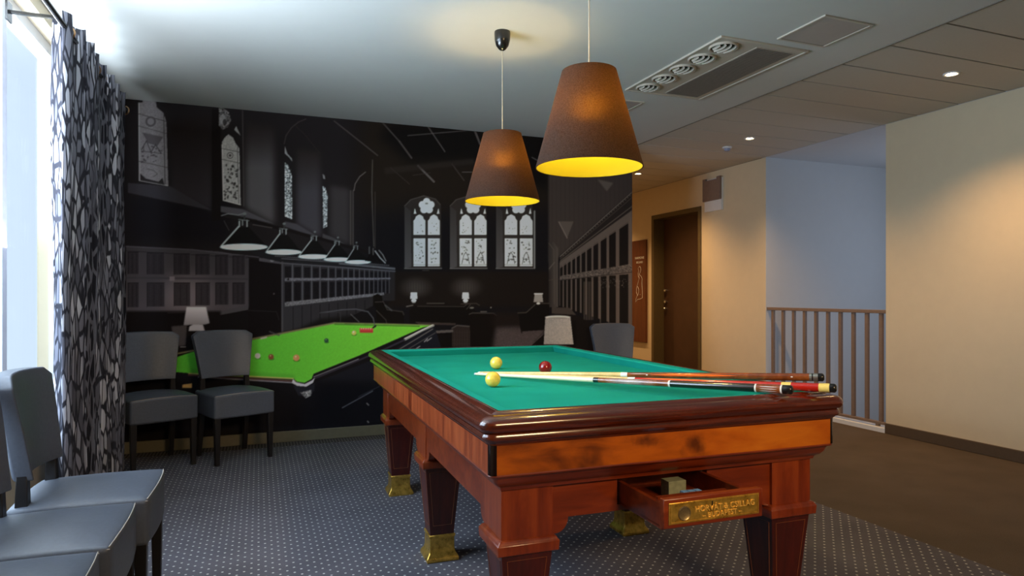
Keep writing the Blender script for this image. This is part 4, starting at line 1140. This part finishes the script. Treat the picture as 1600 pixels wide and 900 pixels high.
def make_chair(label, group):
    o = empty('dining_chair', (0, 0, 0), 0, label, 'chair', group)
    def fs(x, y, z):
        k = (z - SZ0) / (SZ1 - SZ0)
        dome = .030 * max(0, 1 - (x / .22) ** 2) * max(0, 1 - (y / .215) ** 2) ** .6
        bow = -.014 * (1 - (x / .215) ** 2) if y < 0 else 0
        return (x * (1 - .06 * max(0, y) / .2), y + bow * min(1, -y / .15 if y < 0 else 0), z + dome * max(0, k))
    soft_box(.209, .200, SZ0, SZ1, 9, .013, fs).build('seat', M['leather'], o, smooth=60)
    sm = MB()
    pts = []
    for k in range(15):
        x_ = -.202 + .404 * k / 14; x2, y2, z2 = fs(x_, -.196, SZ1); pts.append((x2, y2, z2 - .002))
    sm.tube(pts, .0016, 5)
    for sx in (-1, 1):
        sm.tube([(sx * .2050 * (1 - .06 * max(0, y_) / .2), y_, SZ1 - .006) for y_ in (-.2, -.1, 0, .1, .19)], .0014, 5)
    sm.build('seam', M['stitch'], o)
    ZB0, ZB1 = .555, .885
    def fb(x, y, z):
        k = (z - ZB0) / (ZB1 - ZB0)
        wd = .80 + .20 * k
        xx = x * wd
        lean = .045 * k + .02
        curve = -.045 * (x / .22) ** 2
        rc = max(0, (abs(x) / .214 - .80) / .20) ** 2
        return (xx, y + lean + curve + .175, z - .030 * rc * max(0, (k - .5) * 2) + (.008 * (1 - (x / .22) ** 2) * k))
    soft_box(.214, .027, ZB0, ZB1, 9, .016, fb).build('backrest', M['leather'], o, smooth=60)
    for sx in (-1, 1):
        MB().loft([[(sx * .184 - h_, -.178 - h_, z_), (sx * .184 + h_, -.178 - h_, z_), (sx * .184 + h_, -.178 + h_, z_), (sx * .184 - h_, -.178 + h_, z_)] for h_, z_ in ((.014, 0), (.019, .32))]).build('leg', M['black_wood'], o, bevel=.002)
        MB().loft([[(sx * cx_ - h_, cy_ - h_, z_), (sx * cx_ + h_, cy_ - h_, z_), (sx * cx_ + h_, cy_ + h_, z_), (sx * cx_ - h_, cy_ + h_, z_)] for h_, cx_, cy_, z_ in ((.014, .165, .205, 0), (.018, .160, .165, .30), (.018, .160, .160, .47), (.014, .158, .160, .60))]).build('leg', M['black_wood'], o, bevel=.002)
    return o
G = 'grey leather dining chairs around the room'
ch0 = make_chair('grey leather chair against the mural, the lit one beside the printed snooker table', G)
def front_left(o, x, y, deg):
    a_ = math.radians(deg); lx, ly = -.209, -.20
    o.rotation_euler = (0, 0, a_)
    o.location = (x - (lx * math.cos(a_) - ly * math.sin(a_)), y - (lx * math.sin(a_) + ly * math.cos(a_)), 0)
front_left(ch0, -.275, 4.84, 24)
def chair(label, x, y, deg):
    c_ = copy_tree(ch0); c_['label'] = label; front_left(c_, x, y, deg); return c_
chair('grey leather chair in the dark corner between the curtain and another chair', -.765, 4.80, 24)
c3 = copy_tree(ch0); c3['label'] = 'grey leather chair behind the billiard table, beside the corridor corner'; c3.location = (2.99, 5.12, 0); c3.rotation_euler = (0, 0, math.radians(-6))
for k, (x_, y_, lb) in enumerate(((-.355, 2.70, 'grey leather chair by the left window, farthest of the row of three'), (-.385, 2.262, 'grey leather chair by the left window, middle of the row of three'), (-.405, 1.828, 'grey leather chair by the left window, nearest of the row of three'))):
    c_ = copy_tree(ch0); c_['label'] = lb; c_.rotation_euler = (0, 0, PI / 2); c_.location = (x_ - .19, y_, 0)

# ------------------------------------------------------------------ curtain and its rod
def curtain():
    o = empty('patterned_curtain', (-.81, 4.1, 0), 0, 'floor length dark curtain with pale shard pattern beside the mural', 'curtain')
    me = bpy.data.meshes.new('fabric')
    N, K = 260, 24
    ya, yb2 = 3.42, 4.80
    vs, uvs = [], []
    s_len = 0; prev = None
    for i in range(N + 1):
        t_ = i / N
        y_ = ya + (yb2 - ya) * t_
        ph = t_ * 2 * PI * 8.0
        x_ = -.815 + .052 * math.sin(ph) * (.85 + .15 * math.sin(t_ * 9)) + .012 * math.sin(ph * 2.3 + 1)
        yy = y_ + .018 * math.sin(ph * 2)
        if prev: s_len += math.hypot(x_ - prev[0], yy - prev[1])
        prev = (x_, yy)
        for j in range(K + 1):
            z_ = .012 + (2.40 - .012) * j / K
            k_ = 1 + .12 * math.sin(j * .35 + t_ * 12)
            vs.append((-.815 + (x_ + .815) * k_ + .81, yy - 4.1, z_)); uvs.append((s_len, z_))
    fs = [(i * (K + 1) + j, (i + 1) * (K + 1) + j, (i + 1) * (K + 1) + j + 1, i * (K + 1) + j + 1) for i in range(N) for j in range(K)]
    me.from_pydata(vs, [], fs)
    uv = me.uv_layers.new(name='UVMap')
    for lp in me.loops: uv.data[lp.index].uv = uvs[lp.vertex_index]
    for p in me.polygons: p.use_smooth = True
    me.materials.append(M['curtain'])
    f_ = bpy.data.objects.new('fabric', me); COL.objects.link(f_); f_.parent = o
    sol = f_.modifiers.new('thickness', 'SOLIDIFY'); sol.thickness = .002
    for i in range(9):
        y_ = 3.52 + i * .1725 * .97
        g_ = MB()
        n = 24
        prof = [(.022, -.003), (.025, -.005), (.030, 0), (.025, .005), (.022, .003)]
        g_.loft([[(r_ * math.cos(2 * PI * k / n), z_, r_ * math.sin(2 * PI * k / n)) for k in range(n)] for r_, z_ in prof], caps=False, closed=True)
        gg = g_.build('eyelet', plain('antique brass eyelet', rgb(150, 120, 90), .35, .9) if i == 0 else bpy.data.materials['antique brass eyelet'], o, smooth=50)
        gg.location = (.01, y_ - 4.1, 2.335); gg.rotation_euler = (0, 0, math.radians(25 if i % 2 else -25))
curtain()
rd = empty('curtain_rod', (-.80, 4.0, 2.335), 0, 'dark metal curtain rod above the left window', 'curtain rod')
MB().tube([(0, -4.7, 0), (0, .86, 0)], .012, 14).build('rod', M['black_plastic'], rd, smooth=50)
MB().lathe([(.001, -.02), (.014, -.018), (.020, 0), (.014, .018), (.001, .02)], n=18).build('finial', M['black_plastic'], rd, smooth=60, loc=(0, .875, 0))
for yy in (-4.5, -1.9, -.66, .84):
    MB().box(-.18, .006, yy - .008, yy + .008, -.006, .006).box(-.18, -.172, yy - .03, yy + .03, -.04, .04).build('bracket', M['black_plastic'], rd)
